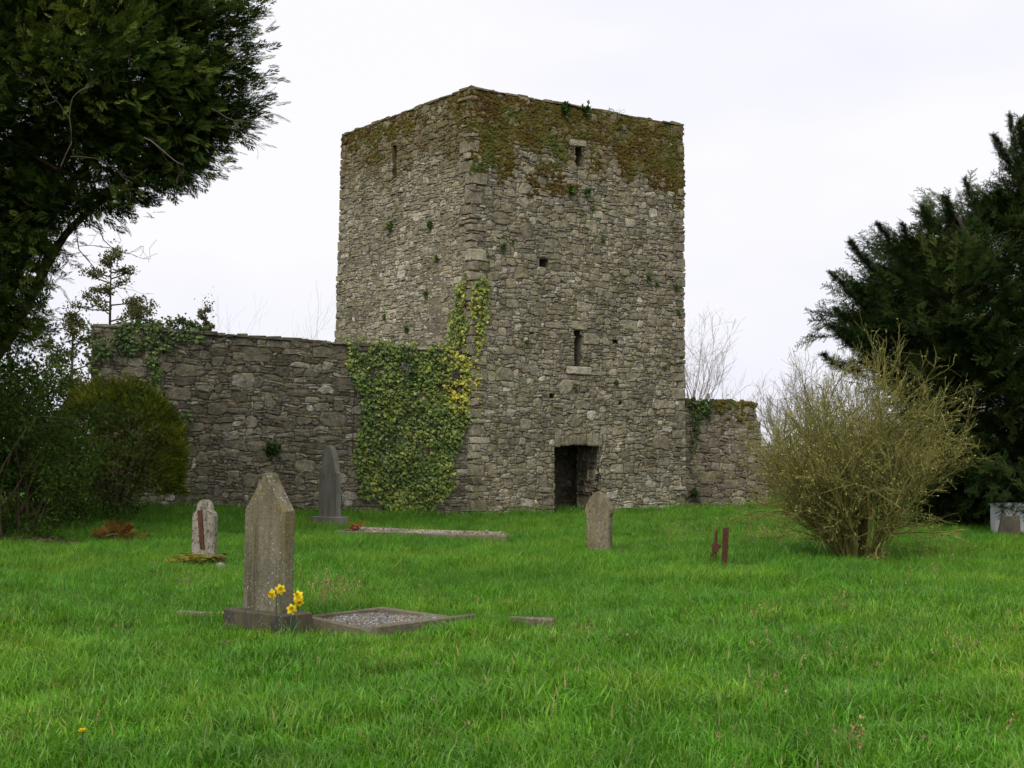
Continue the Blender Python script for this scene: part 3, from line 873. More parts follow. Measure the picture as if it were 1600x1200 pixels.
for px, py, lab in ((880, 172, 'dark green leafy clump in tower top moss nearer the corner'), (913, 175, 'dark green leafy clump in tower top moss nearer the dry plant')):
    u, v = front.uv(px, py); tuft_plant('wall_plant', front.P(np.array(u), np.array(v), np.array(0.05)), front.n, .17, 90, lab, 'plant', 'leafy clumps at the tower top', tint=0.15)

# ------------------------------------------------------------------ woody plants
def grow(mb, p, d, length, rad, depth, rs, spread=0.5, kids=(3, 5), shrink=(0.5, 0.75), segs=4, up=0.05, wob=0.12, sides=4, tint=0.5, tips=None, minr=0.003, tvar=0.1, kid_from=0.25):
    pts = [np.array(p, float)]; d = nrm(d)
    if depth == 0: segs = min(segs, 4)
    for k in range(segs):
        d = nrm(d + rs.normal(0, wob, 3) + UP * up)
        pts.append(pts[-1] + d * length / segs)
    pts = np.array(pts)
    r = np.linspace(rad, max(rad * 0.55, minr), segs + 1)
    mb.tube(pts, r, sides if depth > 0 else 3, float(np.clip(tint + rs.normal(0, tvar), 0, 1)), cap=False)
    if depth == 0:
        if tips is not None: tips.append((pts[-1], d, pts))
        return
    n = int(rs.integers(kids[0], kids[1] + 1))
    for k in range(n):
        t = rs.uniform(kid_from, 1.0) if k < n - 1 else 1.0
        q = t * segs; i = min(int(q), segs - 1); pos = pts[i] + (pts[i + 1] - pts[i]) * (q - i)
        dd = nrm(nrm(pts[i + 1] - pts[i]) + rs.normal(0, spread, 3))
        grow(mb, pos, dd, length * rs.uniform(*shrink), max(r[i] * 0.62, minr), depth - 1, rs, spread, kids, shrink, segs, up, wob, sides, tint, tips, minr, tvar, kid_from)

# flat sprays of a cypress
def frond(rs, n=8, w=0.036):
    V = []; F = []; T = []
    def dia(p, d, l, w_, z=0.0):
        p = np.array(p); d = nrm(np.array(d)); x = np.array((d[1], -d[0]))
        i = len(V)
        for q, zz in ((p, z), (p + d * l * .45 + x * w_, z - .02), (p + d * l, z - 0.05), (p + d * l * .45 - x * w_, z - .02)): V.append((q[0], q[1], zz))
        F.extend([(i, i + 1, i + 2), (i, i + 2, i + 3)]); T.extend([rs.normal(0, .03)] * 4)
    for k in range(n):
        t = 0.08 + 0.9 * k / n; l = 0.52 * (1 - 0.6 * t) * rs.uniform(.6, 1.3) + 0.08
        for sgn in (-1, 1):
            a = math.radians(rs.uniform(18, 48)); dd = (sgn * math.sin(a), math.cos(a)); p = np.array((0, t))
            z = -0.10 * t * t + rs.normal(0, .02)
            dia(p, dd, l, w * .8, z)
            if l > 0.22: dia(p + np.array(dd) * l * .45, (sgn * math.sin(a * .35), math.cos(a * .35)), l * .5, w * .7, z - .02)
    dia((0, .75), (0, 1), .3, w * .8, -0.08)
    return np.array(V), np.array(F), np.array(T)
# needle shoots of a yew
def shoot(rs, n=5, w=0.075, ln=0.24):
    V = [(0.012, 0, 0), (-0.012, 0, 0), (0, 1, -.05)]; F = [(0, 1, 2)]; T = [-.15, -.15, -.05]
    for k in range(n):
        t = 0.06 + 0.9 * k / n
        for sgn in (-1, 1):
            i = len(V); l = ln * rs.uniform(.8, 1.2) * (1 - .35 * t); a = math.radians(rs.uniform(45, 70))
            tip = (sgn * math.sin(a) * l, t + math.cos(a) * l, rs.normal(.0, .04) - .05 * t)
            V += [(0, t - w, -.04 * t), (0, t + w, -.04 * t), tip]; F.append((i, i + 1, i + 2)); T += [rs.normal(0, .05)] * 3
    return np.array(V), np.array(F), np.array(T)
def yew_spray(rs):
    v0, f0, t0 = shoot(rs, 10, 0.030, 0.13)
    V, F, T = [v0], [f0], [t0]; n = len(v0)
    for k in range(7):
        t = 0.10 + 0.78 * k / 7; sg = 1 if k % 2 else -1; L = rs.uniform(.32, .55) * (1 - .4 * t); a = math.radians(rs.uniform(30, 58))
        v, f, tt = shoot(rs, 6, 0.055, 0.26)
        x, y, z = v[:, 0] * L, v[:, 1] * L, v[:, 2] * L
        V.append(np.stack([x * math.cos(a) + sg * y * math.sin(a), t - sg * x * math.sin(a) + y * math.cos(a), z - 0.10 * t - 0.14 * y + rs.normal(0, .03)], 1)); F.append(f + n); T.append(tt); n += len(v)
    return np.concatenate(V), np.concatenate(F), np.concatenate(T)
FROND = [frond(rv) for _ in range(7)]
YSPRAY = [yew_spray(rv) for _ in range(6)]
SHOOT = [shoot(rv) for _ in range(6)]
M_BARK = bark_mat('dark_bark', [(0, (0.030, 0.022, 0.016)), (0.6, (0.085, 0.065, 0.045)), (1, (0.20, 0.16, 0.11))])
M_CYP = leaf_mat('cypress_foliage', [(0, (0.012, 0.024, 0.006)), (0.4, (0.055, 0.098, 0.017)), (0.7, (0.125, 0.185, 0.030)), (1, (0.26, 0.29, 0.05))], 1.5, 0.22, 0.8, 0.1, (0.6, 1.3), True)
M_YEW = leaf_mat('yew_foliage', [(0, (0.008, 0.018, 0.004)), (0.5, (0.032, 0.058, 0.012)), (0.85, (0.070, 0.100, 0.022)), (1, (0.12, 0.14, 0.034))], 1.5, 0.12, 0.8, 0.1, (0.6, 1.3), True)

def poly_sample(poly, n, rs):
    P = np.array(poly, float); lo, hi = P.min(0), P.max(0); out = []
    while len(out) < n:
        q = rs.uniform(lo, hi)
        if in_poly(poly, q): out.append(q)
    return np.array(out)
def edge_dist(poly, q):
    P = np.array(poly, float); A = P; B = np.roll(P, -1, 0); d = 1e9
    for a, b_ in zip(A, B):
        t = np.clip(np.dot(q - a, b_ - a) / np.dot(b_ - a, b_ - a), 0, 1); d = min(d, np.linalg.norm(q - a - t * (b_ - a)))
    return d

# big cypress on the left: trunk beyond the frame, limbs sweeping up and over
rt = np.random.default_rng(31)
def crown_tree(name, label, cat, base, trunk_pts, trunk_r, poly, Yc, maxT, n_cl, per, spread, fsize, variants, mat, rs, limb_pts, tips=(), out_dir=None, droop=0.0, tint=0.45, cat_bare=0, tip_n=26, extra=()):
    e = empty(name, base, label, cat)
    b = MB(); b.tube(trunk_pts, trunk_r, 10, 0.35); b.build('trunk', M_BARK, e, smooth=True)
    skel = [np.array(trunk_pts)]
    for lp, lr in limb_pts:
        lp = np.array(lp); t = np.linspace(0, 1, 12); k = np.linspace(0, 1, len(lp))
        q = np.stack([np.interp(t, k, lp[:, i]) for i in range(3)], 1) + rs.normal(0, .03, (12, 3))
        b = MB(); b.tube(q, np.interp(t, np.linspace(0, 1, len(lr)), lr), 7, 0.45); b.build('limb', M_BARK, e, smooth=True)
        skel.append(q)
    S = np.concatenate(skel)
    C = []
    mpp = Yc / FPX
    for q in poly_sample(poly, n_cl, rs):
        T_ = min(maxT, edge_dist(poly, q) * mpp * 0.9 + 0.25)
        dy = T_ * (rs.choice((-1, 1), p=(.7, .3)) * rs.random() ** 0.45)
        C.append(at(q[0], q[1], Yc + dy))
    C = np.array(list(C) + list(extra))
    tw = MB(); fo = MB(); ax = np.array(trunk_pts)
    TT = []; DD = []; SS = []; TI = []
    for c in C:
        i = np.argmin(((S - c) ** 2).sum(1) + 2.0 * np.maximum(0, S[:, 2] - c[2]) ** 2)
        a = S[i]; L = np.linalg.norm(c - a)
        if L > 0.3:
            mid = (a + c) / 2 + UP * (-0.06 * L) + rs.normal(0, .06 * L, 3)
            tw.tube(np.array([a, a * .55 + mid * .45, mid, mid * .45 + c * .55, c]), [0.035, 0.028, 0.02, 0.014, 0.006], 4, float(rs.uniform(.2, .9)), cap=False)
        o = nrm(c - ax.mean(0)) if out_dir is None else nrm(nrm(c - a) + out_dir)
        ct = rs.normal(0, .17)  # one tint per cluster, paints lit and dark patches into the foliage colour
        k = per
        t = np.clip(rs.normal(0, 1, (k, 3)), -1.6, 1.6) * spread * V3(.75, .75, .5) + o[None] * np.clip(rs.normal(0, 1, (k, 1)), -1.7, 1.2) * spread * 1.1
        dd = o[None] * 0.9 + rs.normal(0, .33, (k, 3)) - UP * droop + t / spread * 0.18
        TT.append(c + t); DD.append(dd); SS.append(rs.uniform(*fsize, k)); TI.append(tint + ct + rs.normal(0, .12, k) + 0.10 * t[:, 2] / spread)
    for (tp, src) in tips:                                   # leading shoots
        tp = np.array(tp); src = np.array(src); L = np.linalg.norm(tp - src)
        mid = (tp + src) / 2 - UP * 0.10 * L
        tw.tube(np.array([src, mid, tp]), [0.03, 0.016, 0.004], 4, .3, cap=False)
        k = int(tip_n * L * 8)
        s_ = rs.random(k) ** 0.8
        c0 = src[None] * ((1 - s_) ** 2)[:, None] + 2 * mid[None] * (s_ * (1 - s_))[:, None] + tp[None] * (s_ ** 2)[:, None]
        TT.append(c0 + rs.normal(0, 1, (k, 3)) * (0.10 * (1 - s_) + 0.012)[:, None])
        DD.append(nrm(tp - mid)[None] + rs.normal(0, .55, (k, 3))); SS.append(rs.uniform(*fsize, k) * (.50 - .22 * s_)); TI.append(tint + rs.normal(0, .1, k))
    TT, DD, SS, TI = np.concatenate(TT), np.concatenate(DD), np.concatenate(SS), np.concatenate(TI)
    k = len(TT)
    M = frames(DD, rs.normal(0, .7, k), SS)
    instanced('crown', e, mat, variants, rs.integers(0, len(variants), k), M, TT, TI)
    if tw.V: tw.build('twigs', M_BARK, e)
    return e
lb = gp(-95, 845)
LY = 22.0
lt = [V3(lb[0], LY, float(gh(lb[0], LY)) - .1), at(-60, 560, LY), at(-40, 300, LY), at(-60, 0, LY), at(-70, -500, LY)]
lpoly = [(-260, -280), (330, -280), (335, -150), (350, -10), (378, 45), (392, 110), (385, 165), (340, 212), (280, 268), (210, 308), (155, 330), (90, 318), (70, 385), (50, 445), (38, 515), (10, 556), (-80, 570), (-260, 570)]
b0 = at(35, 560, LY - .3)
limbs = [([at(-70, 640, LY), at(20, 520, LY - .2), at(72, 420, LY), at(115, 345, LY + .2), at(190, 285, LY + .3), at(290, 205, LY + .3)], [.13, .10, .08, .065, .05, .025]),
         ([at(-60, 600, LY), at(0, 480, LY + .4), at(50, 380, LY + .5), at(130, 260, LY + .6), at(260, 130, LY + .5)], [.12, .10, .08, .06, .03]),
         ([at(72, 420, LY), at(70, 330, LY - .5), at(110, 230, LY - .8), at(150, 160, LY - .9)], [.06, .05, .035, .02]),
         ([at(-50, 420, LY), at(80, 200, LY + 1), at(220, 40, LY + .6), at(320, -80, LY)], [.14, .10, .06, .03]),
         ([at(-50, 350, LY), at(-150, 150, LY - 1.2), at(-250, 0, LY - 1.5)], [.14, .10, .05])]
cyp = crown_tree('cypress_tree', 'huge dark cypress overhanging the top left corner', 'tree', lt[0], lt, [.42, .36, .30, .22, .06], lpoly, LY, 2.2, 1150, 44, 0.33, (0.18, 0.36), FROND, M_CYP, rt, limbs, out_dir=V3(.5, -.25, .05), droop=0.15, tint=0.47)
# bare dead twigs under and inside the cypress crown
dead = MB()
for (px, py, Y, d, L) in ((150, 345, LY - .6, V3(.2, -.2, -1), 1.0), (120, 350, LY - .6, V3(.1, -.2, -1), 1.1), (95, 260, LY - 3.1, V3(.4, -.3, .8), 1.0), (110, 245, LY - 3.3, V3(1, -.2, -.1), 0.9), (225, 215, LY - 3.0, V3(.8, -.3, -.5), .8), (330, 170, LY - 2.2, V3(.9, -.2, -.3), .7)):
    grow(dead, at(px, py, Y), d, L, .011, 2, rt, .45, (2, 4), (.45, .7), 5, 0.0, .2, 4, .75, minr=.003)
dead.build('dead_twigs', M_BARK, cyp, kind='stuff')

# yew on the right
RY = 27.0
rb2 = gp(1690, 830); RY = float(rb2[1])
yt = [V3(*at(1690, 800, RY)[:2], -0.1), at(1690, 600, RY), at(1715, 300, RY), at(1750, 40, RY)]
ypoly = [(1650, 190), (1625, 225), (1605, 260), (1600, 310), (1545, 335), (1500, 325), (1462, 352), (1440, 372), (1400, 392), (1385, 415), (1368, 450), (1345, 465), (1330, 500), (1335, 525), (1370, 560), (1400, 600), (1415, 680), (1425, 760), (1460, 815), (1548, 822), (1550, 792), (1640, 800), (1660, 826), (1860, 826), (1900, 300), (1820, -60), (1720, -60), (1665, 90)]
tipsy = [((1578, 182), (1600, 290)), ((1552, 212), (1590, 270)), ((1508, 280), (1540, 360)), ((1475, 308), (1510, 380)), ((1440, 322), (1470, 390)), ((1372, 350), (1430, 420)), ((1328, 378), (1400, 440)), ((1300, 428), (1370, 480)), ((1304, 482), (1370, 500)), ((1296, 508), (1370, 525)), ((1284, 553), (1350, 580)), ((1330, 440), (1380, 470)), ((1410, 352), (1440, 410)), ((1400, 375), (1440, 430)), ((1560, 300), (1590, 340)), ((1345, 470), (1390, 500)), ((1310, 520), (1370, 550)), ((1592, 190), (1615, 260))]
tips = [(at(a[0], a[1], RY - 1.0 + rt.uniform(-1, 1)), at(c_[0], c_[1], RY - .3 + rt.uniform(-1, 1))) for a, c_ in tipsy]
ylimbs = [([at(1690, 700, RY), at(1560, 560, RY - .8), at(1450, 460, RY - 1)], [.16, .10, .04]), ([at(1690, 600, RY), at(1560, 430, RY - 1), at(1500, 340, RY - .8)], [.14, .09, .04]),
          ([at(1690, 760, RY), at(1540, 660, RY - 1), at(1440, 600, RY - 1.2)], [.14, .09, .04]), ([at(1642, 500, RY), at(1760, 300, RY - .5), at(1850, 180, RY)], [.14, .09, .04]), ([at(1690, 450, RY), at(1610, 250, RY - .6), at(1590, 200, RY - .5)], [.10, .06, .03])]
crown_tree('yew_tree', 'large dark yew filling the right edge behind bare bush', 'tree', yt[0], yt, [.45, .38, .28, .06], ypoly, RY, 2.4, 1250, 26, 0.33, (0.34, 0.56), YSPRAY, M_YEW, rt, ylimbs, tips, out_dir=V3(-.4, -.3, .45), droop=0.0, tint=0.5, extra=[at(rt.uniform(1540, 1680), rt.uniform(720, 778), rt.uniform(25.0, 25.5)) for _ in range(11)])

# pale twiggy bush in front of the yew
M_TWIG = bark_mat('lichen_twigs', [(0, (0.080, 0.064, 0.028)), (0.4, (0.175, 0.156, 0.050)), (0.7, (0.28, 0.270, 0.075)), (1, (0.36, 0.36, 0.095))], 8)
bp = gp(1340, 878)
bush = empty('bare_bush', bp, 'leafless yellow brown twiggy bush with many stems right of tower', 'bush')
tips_b = []
top_b = at(1340, 555, bp[1])[2] - bp[2]
mps = bp[1] / FPX
for k in range(58):
    a = rt.uniform(0, 2 * math.pi); lean = rt.uniform(.05, .95) ** .8
    d = nrm(V3(math.cos(a) * lean * 0.66, math.sin(a) * lean * 0.66, 1.0))
    st = MB()
    r0 = bp + V3(math.cos(a) * .22, math.sin(a) * .2, -0.05)
    L = top_b * (0.68 - 0.20 * lean) * rt.uniform(.85, 1.08)
    grow(st, r0, d, L, rt.uniform(.010, .030), 3, rt, .42, (5, 8), (.36, .58), 6, 0.02, .11, 4, .5, tips_b, .0024, .16, 0.12)
    st.build('stem', M_TWIG, bush)
bud = MB(); k = len(tips_b); 
tp = np.array([t[2][1 + i % 4] for i, t in enumerate(tips_b) for _ in (0, 1)]); k = len(tp)
sel = rt.random(k) < 0.4; tp = tp[sel]; k = len(tp)
bud.scatter(LEAF, rt.integers(0, 5, k), frames(rt.normal(0, 1, (k, 3)) + UP * .5, rt.uniform(0, 6, k), rt.uniform(.02, .045, k)), tp, np.clip(rt.normal(.82, .2, k), 0, 1))
bud.build('buds', M_TWIG, bush, kind='stuff')
print('bush tips', len(tips_b))

# clipped dark gold bush against the long wall
M_BOX = leaf_mat('golden_yew', [(0, (0.016, 0.024, 0.004)), (0.5, (0.115, 0.145, 0.013)), (1, (0.32, 0.33, 0.035))], 1.5, 0.12, 0.85, 0.1, (0.6, 1.3))
def dome_bush(name, label, cen, rx, ry, rz, n, mat, variants, size, rs, tint=0.5, inner=0.75):
    th = rs.uniform(0, 2 * math.pi, n); u = rs.uniform(-0.35, 1, n)
    d = np.stack([np.sqrt(1 - u * u) * np.cos(th), np.sqrt(1 - u * u) * np.sin(th), u], 1)
    lump = 1 + 0.10 * (vnoise(th * 2.2 + 5, u * 5, 1) - .5) + 0.16 * (vnoise(th * 5, u * 9 + 3, 2) - .5)
    r = (inner + (1 - inner) * rs.random(n) ** .5) * lump
    T = cen + d * r[:, None] * V3(rx, ry, rz)
    T[:, 2] = np.maximum(T[:, 2], gh(T[:, 0], T[:, 1]) + .02)
    DD = d + rs.normal(0, .5, (n, 3)) + UP * .35
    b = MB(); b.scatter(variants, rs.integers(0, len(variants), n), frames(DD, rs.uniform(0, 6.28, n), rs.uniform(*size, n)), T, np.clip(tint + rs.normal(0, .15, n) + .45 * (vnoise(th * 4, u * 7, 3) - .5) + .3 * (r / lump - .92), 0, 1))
    e = empty(name, V3(cen[0], cen[1], float(gh(cen[0], cen[1]))), label, 'bush')
    b.build('crown', mat, e, kind='stuff')
    st = MB()
    for k in range(7):
        a = k / 7 * 6.28; st.tube([WL[e.name] + V3(.1 * math.cos(a), .1 * math.sin(a), -.05), cen + V3(math.cos(a) * rx * .4, math.sin(a) * ry * .4, 0), cen + V3(math.cos(a) * rx * .75, math.sin(a) * ry * .75, rz * .4)], [.05, .03, .01], 5)
    st.build('trunk', M_BARK, e)
    return e
BY = 28.4
bc = at(183, 720, BY); top = at(185, 598, BY)[2]
g0 = float(gh(bc[0], BY)); cz = g0 + (top - g0) * .38
dome_bush('clipped_bush', 'rounded olive green clipped bush against the long wall', V3(bc[0], BY, cz), 104 * BY / FPX, 1.5, top - cz, 17000, M_BOX, SHOOT, (.10, .19), rt, .5, .80)

# rangy leafy shrub at the left edge, stems from the litter
M_SHRUBLEAF = leaf_mat('elder_leaves', [(0, (0.024, 0.044, 0.007)), (0.5, (0.075, 0.135, 0.018)), (1, (0.15, 0.23, 0.036))], 1.5, 0.2, 0.85, 0.1)
M_SHRUBSTEM = bark_mat('elder_stems', [(0, (0.05, 0.038, 0.022)), (0.6, (0.13, 0.095, 0.055)), (1, (0.26, 0.20, 0.125))])
def shrub(name, label, base, stems, rs, nl, size, lean=V3(0, 0, 0), hgt=2.5, tint=.45, depth=2):
    e = empty(name, base, label, 'shrub')
    tips_ = []
    for k in range(stems):
        a = rs.uniform(0, 6.28); st = MB()
        grow(st, base + V3(math.cos(a) * .4, math.sin(a) * .3, -.05), V3(math.cos(a) * .45, math.sin(a) * .4, 1) + lean, hgt * rs.uniform(.6, 1.0), rs.uniform(.016, .032), depth, rs, .5, (3, 5), (.45, .7), 6, .03, .14, 5, .6, tips_, .004, .2)
        st.build('stem', M_SHRUBSTEM, e)
    P = np.concatenate([t[2] for t in tips_]); 
    idx = rs.integers(0, len(P), nl)
    T = P[idx] + rs.normal(0, .09, (nl, 3))
    b = MB(); b.scatter(LEAF, rs.integers(0, 5, nl), frames(rs.normal(0, 1, (nl, 3)) + UP * .2, rs.uniform(0, 6, nl), rs.uniform(*size, nl)), T, np.clip(tint + rs.normal(0, .2, nl), 0, 1))
    b.build('leaves', M_SHRUBLEAF, e, kind='stuff')
    return e
g = gp(15, 828); shrub('leafy_shrub', 'tall straggly leafy shrub with bare pale stems at left edge', g, 16, rt, 12000, (.05, .11), V3(-.02, 0, .25), 2.7)
g = gp(35, 822); shrub('leafy_shrub', 'arching green shrub in front of the rounded clipped bush', g, 13, rt, 11000, (.05, .11), V3(.0, -.1, .0), 1.5, .55)
g = gp(-90, 822); shrub('leafy_shrub', 'shadowed green shrub at the frame edge beneath the cypress', g, 14, rt, 14000, (.06, .12), V3(.05, 0, .3), 3.4, .3)
g = gp(60, 806); shrub('leafy_shrub', 'dense dark shrub at back below the left end of wall', V3(*at(-10, 700, 29.5)[:2], .3), 14, rt, 14000, (.06, .12), V3(-.05, 0, .35), 2.7, .35)

# low green cover under the shrubs
def low_cover(name, label, pts, n, hgt, size, rs, tint=.5):
    P = poly_sample(pts, n, rs); q = np.array([gp(*p) for p in P])
    q[:, 2] += hgt * rs.random(n) * (0.4 + vnoise(q[:, 0] * 2, q[:, 1] * 2, 1))
    b = MB(); b.scatter(LEAF, rs.integers(0, 5, n), frames(rs.normal(0, 1, (n, 3)) + UP * .5, rs.uniform(0, 6, n), rs.uniform(*size, n)), q, np.clip(tint + rs.normal(0, .2, n), 0, 1))
    return b.build(name, M_SHRUBLEAF, None, kind='stuff', label=label, cat='undergrowth')
low_cover('undergrowth', 'low dark green undergrowth beneath the left shrubs', [(-60, 822), (60, 834), (150, 826), (235, 812), (200, 800), (-60, 802)], 6000, .55, (.05, .10), rt, .45)

# ------------------------------------------------------------------ trees beyond the walls
M_FARTWIG = bark_mat('grey_twigs', [(0, (0.22, 0.19, 0.165)), (1, (0.46, 0.41, 0.37))], 5)
def bare_tree(name, label, px, py_top, Y, spread_px, rs, depth=4, rad=.12, kids=(3, 4), stems=1, group=None, tw=.006):
    base = V3(*at(px, 700, Y)[:2], 0.0)
    H = at(px, py_top, Y)[2]
    e = empty(name, base, label, 'tree', group)
    b = MB(); tips_ = []
    pts = np.array([base - UP * .1, base + UP * H * .25, base + UP * H * .45 + V3(rs.normal(0, .1), 0, 0), base + UP * H * .62])
    b.tube(pts, [rad, rad * .8, rad * .6, rad * .4], 6, .3); b.build('trunk', M_FARTWIG, e)
    lean = spread_px * Y / FPX / (H * .5)
    cb = MB()
    for k in range(18):
        t = rs.uniform(.2, 1.0); p = base + UP * H * .62 * t; a = rs.uniform(0, 6.28)
        grow(cb, p, V3(math.cos(a) * lean, math.sin(a) * lean, .85), H * .34 * (1.2 - .35 * t), rad * .45 * (1.1 - .5 * t), depth - 1, rs, .38, kids, (.5, .72), 4, .05, .12, 4, .5, tips_, tw, .15)
    cb.build('branches', M_FARTWIG, e)
    return e
bare_tree('bare_tree', 'tall leafless grey tree rising behind the tower right edge', 1085, 515, 62, 45, rt, 4, .10, (3, 4), tw=.0045)
bare_tree('bare_tree', 'thin leafless tree right of the stub wall end', 1215, 612, 60, 40, rt, 4, .10, (3, 4), tw=.0055)
bare_tree('bare_tree', 'leafless tree behind the upper left of the bare bush', 1262, 590, 57, 40, rt, 4, .10, (3, 4), tw=.0055)
bare_tree('bare_tree', 'leafless tree behind the top of the bare bush', 1325, 600, 64, 40, rt, 4, .10, (3, 4), tw=.0055)
bare_tree('bare_tree', 'slender leafless sapling above the long wall near tower', 492, 488, 46, 34, rt, 3, .025, (2, 2), tw=.0022)
bare_tree('bare_tree', 'faint leafless sapling above the middle of the long wall', 345, 485, 48, 34, rt, 3, .025, (2, 2), tw=.0022)

M_FARCON = leaf_mat('far_conifer', [(0, (0.035, 0.042, 0.016)), (0.5, (0.10, 0.105, 0.036)), (1, (0.20, 0.175, 0.07))], 1.0, 0.1, .7, .1)
def far_conifer(name, label, px, py_top, Y, rs, whorls, rmax, H0=.3, tuft=(.5, 90), trunk=.10, ends=True):
    base = V3(*at(px, 700, Y)[:2], 0.0); H = at(px, py_top, Y)[2]
    e = empty(name, base, label, 'tree')
    b = MB(); b.tube([base - UP * .1, base + UP * H * .5, base + UP * H], [trunk, trunk * .7, trunk * .15], 6, .5); b.build('trunk', M_BARK, e)
    tw = MB(); TT = []; 
    for k in range(whorls):
        t = H0 + (1 - H0) * (k + rs.uniform(0, .8)) / whorls; a = rs.uniform(0, 6.28)
        L = rmax * (1.05 - t) / (1.05 - H0) * rs.uniform(.65, 1.15) + .12
        d = V3(math.cos(a), math.sin(a), rs.uniform(.1, .5)); p = base + UP * H * t; q = p + d * L
        tw.tube([p, (p + q) / 2 - UP * .05 * L, q], [.03, .02, .01], 4, .5, cap=False)
        for s_ in ((.55, .8, 1.0) if ends else (.3, .6, 1.0)):
            n = int(2 * tuft[1] * rs.uniform(.5, 1.2)); c = p + (q - p) * s_
            TT.append(c + rs.normal(0, tuft[0] * .30, (n, 3)) * V3(1, 1, .6))
    TT.append(base + UP * H + rs.normal(0, .2, (60, 3)) * V3(1, 1, 1.3))
    T = np.concatenate(TT); n = len(T)
    f = MB(); f.scatter(LEAF, rs.integers(0, 5, n), frames(rs.normal(0, 1, (n, 3)) + UP * .6, rs.uniform(0, 6, n), rs.uniform(.07, .14, n)), T, np.clip(.5 + rs.normal(0, .2, n), 0, 1))
    f.build('crown', M_FARCON, e, kind='stuff'); tw.build('branches', M_BARK, e)
    return e
far_conifer('conifer_tree', 'open pale conifer with tufted branches behind wall left end', 168, 392, 45, rt, 36, 2.7, .36, (.38, 30))
far_conifer('conifer_tree', 'short olive conifer just right of the open pale conifer', 212, 476, 44, rt, 16, 1.2, .60, (.38, 34))
far_conifer('conifer_tree', 'small pointed conifer tip above the ivy crest', 318, 478, 50, rt, 16, .45, .55, (.22, 26), .05, False)
far_conifer('conifer_tree', 'drab low conifer behind the straggly shrub', 110, 492, 40, rt, 16, 1.4, .45, (.40, 34))

# russet scrub behind the end wall and bush
M_RUSSET = bark_mat('russet_twigs', [(0, (0.10, 0.06, 0.035)), (1, (0.24, 0.16, 0.10))])
sc = MB()
for k in range(90):
    px = rt.uniform(1195, 1420); Y = rt.uniform(44, 52); p = V3(*at(px, 700, Y)[:2], 0)
    grow(sc, p, V3(rt.normal(0, .3), rt.normal(0, .3), 1), rt.uniform(.9, 1.5), .014, 2, rt, .5, (4, 6), (.5, .7), 4, .02, .15, 3, .5, None, .007, .25)
sc.build('scrub', M_RUSSET, None, kind='stuff', label='russet leafless scrub beyond the end of stub wall', cat='scrub')
# far hedge line closing the horizon
hd = MB(); n = 7000
x = rt.uniform(-60, 60, n); z = rt.random(n) ** .7 * (2.0 + 2.0 * vnoise(x * .25, x * 0 + 3, 2)); y = rt.uniform(78, 84, n)
hd.scatter(LEAF, rt.integers(0, 5, n), frames(rt.normal(0, 1, (n, 3)), rt.uniform(0, 6, n), rt.uniform(.3, .6, n)), np.stack([x, y, z], 1), np.clip(.4 + rt.normal(0, .2, n), 0, 1))
M_HEDGE = leaf_mat('far_hedge', [(0, (0.05, 0.045, 0.03)), (1, (0.12, 0.105, 0.06))], .5, .1)
hd.build('hedgerow', M_HEDGE, None, kind='stuff', label='brown winter hedgerow far behind the walls', cat='hedge')

# spindly plant on the tower top
u, v = front.uv(965, 180); tpp = front.P(np.array(u), np.array(front.H), np.array(-.3))
b = MB()
for k in range(16): grow(b, tpp + V3(rt.normal(0, .12), rt.normal(0, .08), -.05), V3(rt.normal(0, .6), rt.normal(0, .3), .8), .24, .008, 1, rt, .5, (2, 3), (.5, .7), 3, 0, .15, 3, .3, None, .006)
b.build('dry_plant', M_FARTWIG, None, label='spindly dry plant sprouting on the tower parapet', cat='plant')

# ------------------------------------------------------------------ graves
re_ = np.random.default_rng(47)
def grave_mat(name, base, streak, spots, moss, nscale=1.0, warm=(0.17, 0.135, 0.045), black=0.0):
    m, nt = newmat(name); s = NT(nt)
    n0 = s.noise(3.0 * nscale, 5, 0.65)
    col = s.ramp(n0, [(0.3, tuple(c * .6 for c in base)), (0.7, tuple(c * 1.2 for c in base))])
    st = s.noise(9.0, 4, 0.6, s.pos((1, 1, 0.06)))
    col = s.mix(s.math('MULTIPLY', s.ramp(st, [(0.45, 0.0), (0.65, 1.0)]), streak), col, warm)
    st2 = s.noise(7.0, 4, 0.6, s.pos((1.3, 1.3, 0.10)))
    col = s.mix(s.math('MULTIPLY', s.ramp(st2, [(0.35, 1.0), (0.5, 0.0)]), streak * .8), col, (0.045, 0.042, 0.034))
    gr = s.noise(60, 3, 0.7)
    col = s.mix(0.6, col, s.ramp(gr, [(0.35, 0.55), (0.65, 1.35)]), 'MULTIPLY')
    v = s.n('ShaderNodeTexVoronoi'); v.inputs['Scale'].default_value = 32; s.l(s.pos(), v.inputs['Vector'])
    sp = s.math('MULTIPLY', s.ramp(v.outputs['Distance'], [(0.16, 1.0), (0.24, 0.0)]), s.ramp(s.noise(5, 3, .6), [(0.48, 0.0), (0.58, 1.0)]))
    col = s.mix(s.math('MULTIPLY', sp, spots), col, (0.55, 0.54, 0.46))
    if black: col = s.mix(s.math('MULTIPLY', s.ramp(s.noise(24, 4, .75, s.pos((1, 1, .7))), [(0.52, 0.0), (0.60, 1.0)]), black), col, (0.05, 0.045, 0.035))
    mo = s.math('MULTIPLY', s.ramp(s.noise(6, 5, .7), [(0.5, 0.0), (0.62, 1.0)]), moss)
    col = s.mix(mo, col, (0.09, 0.085, 0.015))
    s.finish(col, 0.95, s.mix(.5, gr, s.noise(14, 5, .7)), 0.7, 0.015, 0.1)
    return m
M_G1 = grave_mat('weathered_limestone', (0.205, 0.185, 0.130), 0.75, 0.9, 0.2, black=0.35)
M_G2 = grave_mat('white_lichened_stone', (0.34, 0.31, 0.245), 0.5, 0.6, 0.25, black=0.85)
